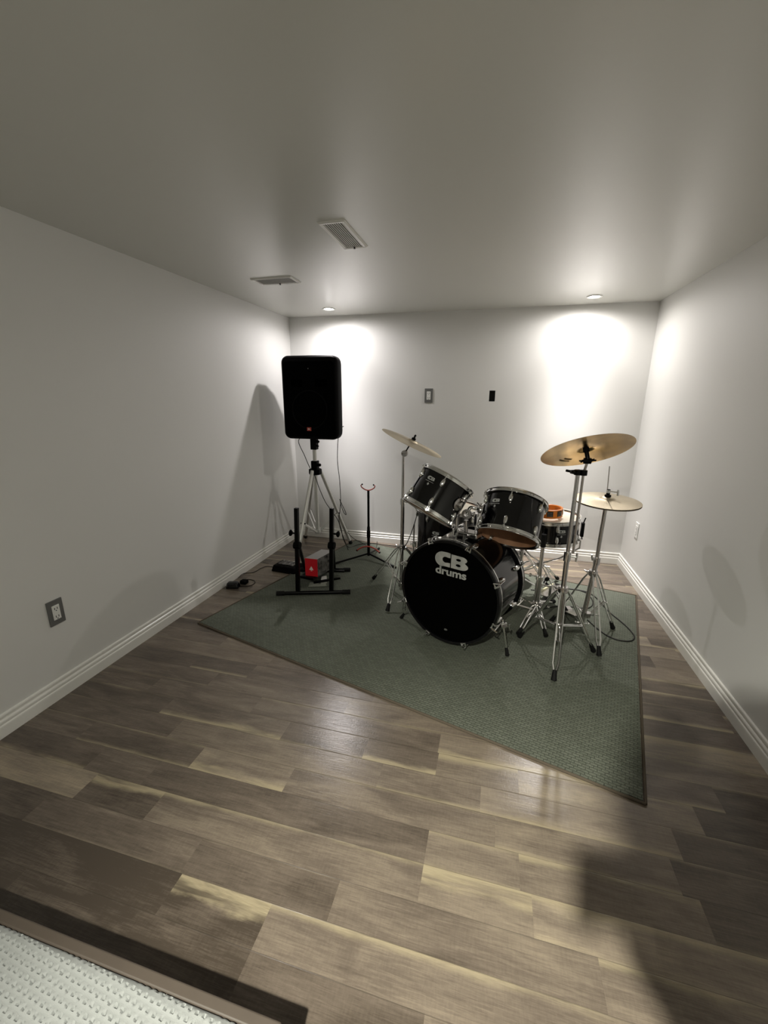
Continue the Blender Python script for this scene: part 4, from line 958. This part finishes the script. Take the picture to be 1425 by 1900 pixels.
# low cradle arms
ca, cb = at(565, 1062, y=-1.1), at(614, 1058, y=-1.05)
bm = new()
g0 = V((.575, -1.18, .052)); g1 = V((.79, -1.12, .085))
bar(bm, (.60, -1.12, .070), (.64, -.86, .070), .115, .020); bar(bm, (.535, -.93, .045), (.80, -.87, .045), .018, .014)
bar(bm, (.655, -1.125, .045), (.835, -1.05, .070), .018, .014)
part('cradle', bm, M['black_metal'], ams, bevel=.002)

# red ended silver box
bl, br_, tl_ = at(567, 1066, y=-1.10), at(590, 1071, y=-1.10), at(567, 1036, y=-1.10)
rb_c = V((bl.x, -1.10, .082)); ww = br_.x-bl.x; hh = at(590, 1038, y=-1.10).z-.082
rbox = thing('carton', 'long silver carton with a red end panel, lying in the black stand', 'box', tuple(rb_c))
dv = V((.045, .20, 0)); rgt = V((ww, 0, 0)); upv = V((0, 0, hh))
P8 = [rb_c, rb_c+rgt, rb_c+rgt+upv, rb_c+upv]; P8 += [p+dv for p in P8]
bm = new(); vs = [bm.verts.new(p) for p in P8]
for f in ((0, 1, 2, 3), (1, 5, 6, 2), (0, 4, 5, 1), (0, 3, 7, 4), (3, 2, 6, 7), (4, 7, 6, 5)): bm.faces.new([vs[i] for i in f])
bx_ = part('body', bm, M['silver_card'], rbox, smooth=False); bx_.data.materials.append(M['dark_glossy'])
for p in bx_.data.polygons:
    if p.normal.x > .5: p.material_index = 1
bm = new(); o_ = V((0, -.0012, 0)); vs = [bm.verts.new(p+o_) for p in P8[:4]]; bm.faces.new(vs); r_ = part('end_panel', bm, M['red'], rbox, smooth=False, label='bright red end panel with a white triangle')
xh = rgt.normalized()
shape_mesh('triangle_mark', [[(-.017, -.014), (.017, -.014), (0, .016)], [(-.008, -.022), (.008, -.022), (0, -.0155)]], M['paper'], rb_c+rgt*.5+upv*.46+V((0, -.002, 0)), xh, (0, 0, 1), .0004, rbox)

# leaflets under the stand
for i, (pts, rz, lab) in enumerate((([(572, 1089), (606, 1088), (604, 1080), (575, 1081)], 0, 'pale sheet of paper on the rug under the black stand'), ([(595, 1083), (607, 1082), (606, 1071), (597, 1072)], 1, 'small white label card standing behind the pale sheet under the black stand'))):
    bm = new(); z0 = RZ+.001+i*.002; q = [at(u, v, z=z0) for u, v in pts]
    lo = [bm.verts.new((p.x, p.y, z0)) for p in q]; hi = [bm.verts.new((p.x, p.y, z0+.0018+i*.012)) for p in q]
    bm.faces.new(lo[::-1]); bm.faces.new(hi)
    for k in range(4): bm.faces.new((lo[k], lo[(k+1) % 4], hi[(k+1) % 4], hi[k]))
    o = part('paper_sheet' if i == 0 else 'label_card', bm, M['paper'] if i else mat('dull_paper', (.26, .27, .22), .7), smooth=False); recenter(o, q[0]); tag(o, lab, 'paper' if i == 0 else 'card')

# ------------------------------------------------------------------ power brick, pedal box, floor cables
def soft_box(name, c, sx, sy, sz, rz, m, bev, label, cat, top=.8):
    bm = new(); mm = Matrix.Translation(V(c)) @ Matrix.Rotation(rz, 4, 'Z')
    lo = [bm.verts.new(mm @ V((a*sx/2, b*sy/2, 0))) for a, b in ((-1, -1), (1, -1), (1, 1), (-1, 1))]
    hi = [bm.verts.new(mm @ V((a*sx/2*top, b*sy/2*top, sz))) for a, b in ((-1, -1), (1, -1), (1, 1), (-1, 1))]
    bm.faces.new(lo[::-1]); bm.faces.new(hi)
    for k in range(4): bm.faces.new((lo[k], lo[(k+1) % 4], hi[(k+1) % 4], hi[k]))
    t = thing(name, label, cat, c); part('body', bm, m, t, bevel=bev); return t
ad = soft_box('power_adapter', (.083, -1.27, 0), .10, .062, .045, .25, M['black_gloss'], .012, 'small black power adapter on the floor against the left baseboard', 'adapter', .75)
bm = new(); box(bm, (.10, -1.215, .002), (.15, -1.17, .03)); part('plug', bm, M['black_plastic'], ad, bevel=.006)
fx = soft_box('effects_unit', (.315, -.865, 0), .22, .15, .052, -.12, M['black_plastic'], .008, 'flat black effects box on the floor left of the black stand', 'electronics', .86)
bm = new(); mm = Matrix.Translation(V((.315, -.865, .052))) @ Matrix.Rotation(-.12, 4, 'Z')
box(bm, (-.07, -.03, 0), (.07, .05, .006), mm); part('control_panel', bm, M['dark_glossy'], fx, bevel=.001)
bm = new()
for k in range(3): lathe(bm, mm @ V((-.045+k*.045, .025, .005)), (0, 0, 1), [(0, 0), (.009, 0), (.008, .012), (0, .012)], 14)
part('knobs', bm, M['chrome2'], fx)
def floor_cable(name, pix, label, r=.003, z=None, close=False):
    pts = [at(u, v, z=(r+.0005 if len(q) == 0 else q[0])) for (u, v, *q) in pix]
    bm = new(); tube(bm, spline(pts, 8), r, 8); o = part(name, bm, M['cable']); recenter(o, pts[0]); return tag(o, label, 'cable')
floor_cable('adapter_cable', [(442, 1072, .02), (452, 1064), (470, 1062), (485, 1054), (495, 1051), (508, 1052)], 'thin black cable running from the power adapter to the flat effects box', .0025)
floor_cable('adapter_lead', [(446, 1077, .015), (460, 1075), (471, 1077), (473, 1081), (466, 1086), (450, 1088), (441, 1087)], 'short loop of black lead on the floor beside the power adapter', .0025)
zz = RZ+.004
floor_cable('instrument_cable', [(985, 1094, zz), (1010, 1096, zz), (1040, 1091, zz), (1060, 1093, zz), (1085, 1097, zz), (1105, 1108, zz), (1130, 1135, zz), (1152, 1153, zz), (1168, 1168, zz), (1177, 1181, zz), (1171, 1189, zz), (1150, 1188, zz), (1128, 1180, zz), (1108, 1166, zz), (1090, 1150, zz)], 'black cable looping out over the rug to the right of the hi-hat stand', .0035)
floor_cable('tail_cable', [(1058, 1092, zz), (1075, 1095, zz), (1092, 1103, zz), (1100, 1118, zz), (1092, 1128, zz), (1070, 1127, zz), (1045, 1124, zz), (1025, 1126, zz), (1000, 1132, zz)], 'black cable wandering between the pedals behind the cymbal stand', .003)
floor_cable('wall_cable', [(745, 1014, zz+.002), (760, 1017, zz), (778, 1024, zz)], 'short stretch of black cable passing behind the left cymbal stand', .003)
# cord dangling from the left rack tom
cp = [at(775, 948, y=-1.12), at(771, 965, y=-1.12), at(764, 986, y=-1.12), at(756, 1006, y=-1.12), at(752, 1012, y=-1.11)]
bm = new(); tube(bm, spline(cp, 6), .0028, 8); o = part('dangling_cord', bm, M['cable']); recenter(o, cp[-1]); tag(o, 'thin black cord slanting from under the left rack tom to the cymbal stand collar', 'cord')

# ------------------------------------------------------------------ bed corner with waffle blanket
bed = thing('bed', 'low bed with a white waffle weave blanket, its edge in the bottom left corner', 'bed', (.9, -4.4, 0))
bx0, bx1, by0, by1, bz_ = .10, 1.555, -5.4, -3.3075, .25
bm = new(); box(bm, (bx0+.03, by0+.03, .12), (bx1-.03, by1-.03, .228)); part('mattress', bm, M['white'], bed, bevel=.03)
bm = new(); box(bm, (bx0+.04, by0+.04, .05), (bx1-.04, by1-.04, .118)); part('base', bm, mat('bed_base_wood', (.09, .06, .045), .6), bed, bevel=.01)
bm = new()
for lx in (bx0+.08, bx1-.08):
    for ly in (by0+.08, by1-.08): box(bm, (lx-.025, ly-.025, 0), (lx+.025, ly+.025, .05))
part('feet', bm, M['black_plastic'], bed, smooth=False)
P1, P2, WA = .0159, .0145, math.radians(-4.5)
def waffle(x, y):
    u = (x*math.cos(WA)+y*math.sin(WA))/P1; v = (-x*math.sin(WA)+y*math.cos(WA))/P2
    u += v*.25; a, b = (u % 1-.5)*2, (v % 1-.5)*2
    return -.0075*max(0, 1-(a*a+b*b)/.22)+.0007*(math.cos(2*PI*v)*-1)
bm = new(); step = .0026; xs = [0.80+i*step for i in range(int((bx1-.80)/step)+1)]; ys = [-3.66+i*step for i in range(int((by1+3.66)/step)+1)]
grid = []
for i, x in enumerate(xs):
    row = []
    for j, y in enumerate(ys):
        ex = max(0, x-(bx1-.02)); ey = max(0, y-(by1-.02)); k = math.hypot(ex, ey)
        row.append(bm.verts.new((x, y, bz_+waffle(x, y)-(.02-math.sqrt(max(0, .0004-min(k, .02)**2)))*.8)))
    for s in (.02, .06, .10, .15): row.append(bm.verts.new((x, by1+.001, bz_-s)))
    grid.append(row)
for i in range(len(grid)-1):
    for j in range(len(grid[0])-1): bm.faces.new((grid[i][j], grid[i+1][j], grid[i+1][j+1], grid[i][j+1]))
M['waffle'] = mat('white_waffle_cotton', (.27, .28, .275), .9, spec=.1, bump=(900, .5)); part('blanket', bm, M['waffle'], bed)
bm = new(); box(bm, (bx0, by0, .10), (.80, by1, bz_)); box(bm, (.80, by0, .10), (bx1, -3.66, bz_)); box(bm, (bx1-.002, -3.66, .10), (bx1+.002, by1, bz_-.016)); part('blanket_spread', bm, M['waffle'], bed, bevel=.004)

bm = new(); box(bm, (bx0-.02, by1+.0015, .06), (bx1+.005, by1+.024, .236)); part('side_rail', bm, mat('rail_wood', (.050, .038, .029), .6, noise=(12, (.065, .050, .038), .3)), bed, bevel=.004)

# ------------------------------------------------------------------ photographer (throws the shadow on the floor)
def skin_mesh(name, verts, edges, radii, m, parent, root=0, sub=2):
    me = bpy.data.meshes.new(name); me.from_pydata([V(v)-ORG[parent.name] for v in verts], edges, []); me.update()
    o = bpy.data.objects.new(name, me); COL.objects.link(o); o.parent = parent; ORG[o.name] = ORG[parent.name].copy()
    md = o.modifiers.new('skin', 'SKIN'); sv = me.skin_vertices[0].data if me.skin_vertices else None
    if sv is None: me.skin_vertices.new() if hasattr(me.skin_vertices, 'new') else None; sv = me.skin_vertices[0].data
    for i, r in enumerate(radii): sv[i].radius = (r, r) if isinstance(r, (int, float)) else r
    sv[root].use_root = True
    s = o.modifiers.new('sub', 'SUBSURF'); s.levels = sub; s.render_levels = sub
    dg = bpy.context.evaluated_depsgraph_get(); mm = bpy.data.meshes.new_from_object(o.evaluated_get(dg)); o.modifiers.clear(); o.data = mm
    mm.materials.clear(); mm.materials.append(m)
    for p in mm.polygons: p.use_smooth = True
    return o
PXc, PYc = 2.12, -3.87
person = thing('person', 'person standing behind the camera in a dark jumper, holding up a phone', 'person', (PXc, PYc, 0))
def pv(x, y, z): return V((PXc+x, PYc+y, z))
pm = Matrix(((_r.x, _u.x, -_f.x, CAM.x), (_r.y, _u.y, -_f.y, CAM.y), (_r.z, _u.z, -_f.z, CAM.z), (0, 0, 0, 1)))
rwp = pm @ V((.165, -.075, .05)); lwp = pm @ V((.075, -.12, .06))
vb = {'pel': (pv(0, 0, .90), (.15, .11)), 'wa': (pv(-.01, 0, 1.04), (.125, .10)), 'ch': (pv(-.04, .02, 1.22), (.145, .10)), 'nk0': (pv(-.10, .01, 1.37), (.075, .07)), 'nk': (pv(-.15, .01, 1.43), .052), 'hd0': (pv(-.19, .01, 1.50), (.062, .070)), 'hd1': (pv(-.205, .012, 1.57), (.074, .084)), 'hd2': (pv(-.21, .01, 1.63), (.058, .068)),
      'ls': (pv(-.20, -.03, 1.33), .058), 'le': (pv(-.24, .04, 1.10), .042), 'lw': (lwp, .028),
      'rs': (pv(.10, -.0, 1.36), .060), 're': (pv(.21, .07, 1.13), .046), 'rw': (rwp, .028),
      'lh': (pv(-.09, 0, .84), .095), 'lk': (pv(-.10, .03, .47), .060), 'la': (pv(-.11, -.02, .09), .040), 'lt': (pv(-.12, .13, .045), .038),
      'rh': (pv(.09, 0, .84), .095), 'rk': (pv(.10, .03, .47), .060), 'ra': (pv(.11, -.02, .09), .040), 'rt': (pv(.12, .13, .045), .038)}
ks = list(vb); E_ = [('pel', 'wa'), ('wa', 'ch'), ('ch', 'nk0'), ('nk0', 'nk'), ('nk', 'hd0'), ('hd0', 'hd1'), ('hd1', 'hd2'), ('nk0', 'ls'), ('ls', 'le'), ('le', 'lw'), ('nk0', 'rs'), ('rs', 're'), ('re', 'rw'), ('pel', 'lh'), ('lh', 'lk'), ('lk', 'la'), ('la', 'lt'), ('pel', 'rh'), ('rh', 'rk'), ('rk', 'ra'), ('ra', 'rt')]
body = skin_mesh('body', [vb[k][0] for k in ks], [(ks.index(a), ks.index(b)) for a, b in E_], [vb[k][1] for k in ks], M['cloth'], person)
body.data.materials.append(M['skin']); body.data.materials.append(M['jeans'])
for p in body.data.polygons:
    z = p.center.z
    if z > 1.445: p.material_index = 1
    elif z < .93: p.material_index = 2
bm = new(); lathe(bm, pv(-.208, -.012, 1.585), (-.1, -.12, 1), [(.070, -.085), (.085, -.04), (.088, .02), (.076, .068), (.045, .095), (0, .103)], 24); part('hair', bm, M['hair'], person)
hc = pv(-.205, .012, 1.565)
bm = new(); tube(bm, [hc+V((0, .075, .02)), hc+V((0, .100, -.012)), hc+V((0, .080, -.022))], .009, 8, radii=[.006, .011, .007]); part('nose', bm, M['skin'], person)
for k in (-1, 1):
    bm = new(); lathe(bm, hc+V((k*.030, .074, .018)), (0, 1, 0), [(0, -.008), (.012, -.004), (.011, .004), (0, .008)], 14); part('eye', bm, M['white'], person)
    bm = new(); lathe(bm, hc+V((k*.078, -.002, .0)), (k, 0, 0), [(0, -.01), (.018, -.004), (.024, .004), (.014, .010), (0, .006)], 14); part('ear', bm, M['skin'], person)
bm = new(); tube(bm, [hc+V((-.022, .076, -.042)), hc+V((0, .082, -.044)), hc+V((.022, .076, -.042))], .005, 8); part('mouth', bm, M['pinkred'], person)
# phone just behind the lens, both hands around it
ph = thing('phone', 'black phone held up in both hands by the person behind the camera', 'phone', tuple(CAM-_f*.02))
bm = new(); box(bm, (-.018, -.058, .006), (.129, .016, .014), pm); part('body', bm, M['phone'], ph, bevel=.002)
for nm, wr, base, tips in (('right', rwp, (.150, -.035, .040), [((.140, .010-k*.019, .030), (.122, .008-k*.019, .020), (.108, .006-k*.019, .0185)) for k in range(4)]),
                           ('left', lwp, (.062, -.088, .045), [((.030+k*.019, -.072, .030), (.030+k*.019, -.060, .020), (.030+k*.019, -.046, .0185)) for k in range(4)])):
    vs_ = [wr, pm @ V(base)]; ed = [(0, 1)]; rd = [.024, (.030, .017)]
    for a, b, c in tips:
        i = len(vs_); vs_ += [pm @ V(a), pm @ V(b), pm @ V(c)]; rd += [.0095, .0085, .0078]; ed += [(1, i), (i, i+1), (i+1, i+2)]
    i = len(vs_); th_ = ((.135, -.060, .050), (.115, -.066, .030)) if nm == 'right' else ((.090, -.078, .035), (.100, -.064, .022))
    vs_ += [pm @ V(th_[0]), pm @ V(th_[1])]; rd += [.011, .0095]; ed += [(1, i), (i, i+1)]
    skin_mesh('hand', vs_, ed, rd, M['skin'], person, 0, 1)
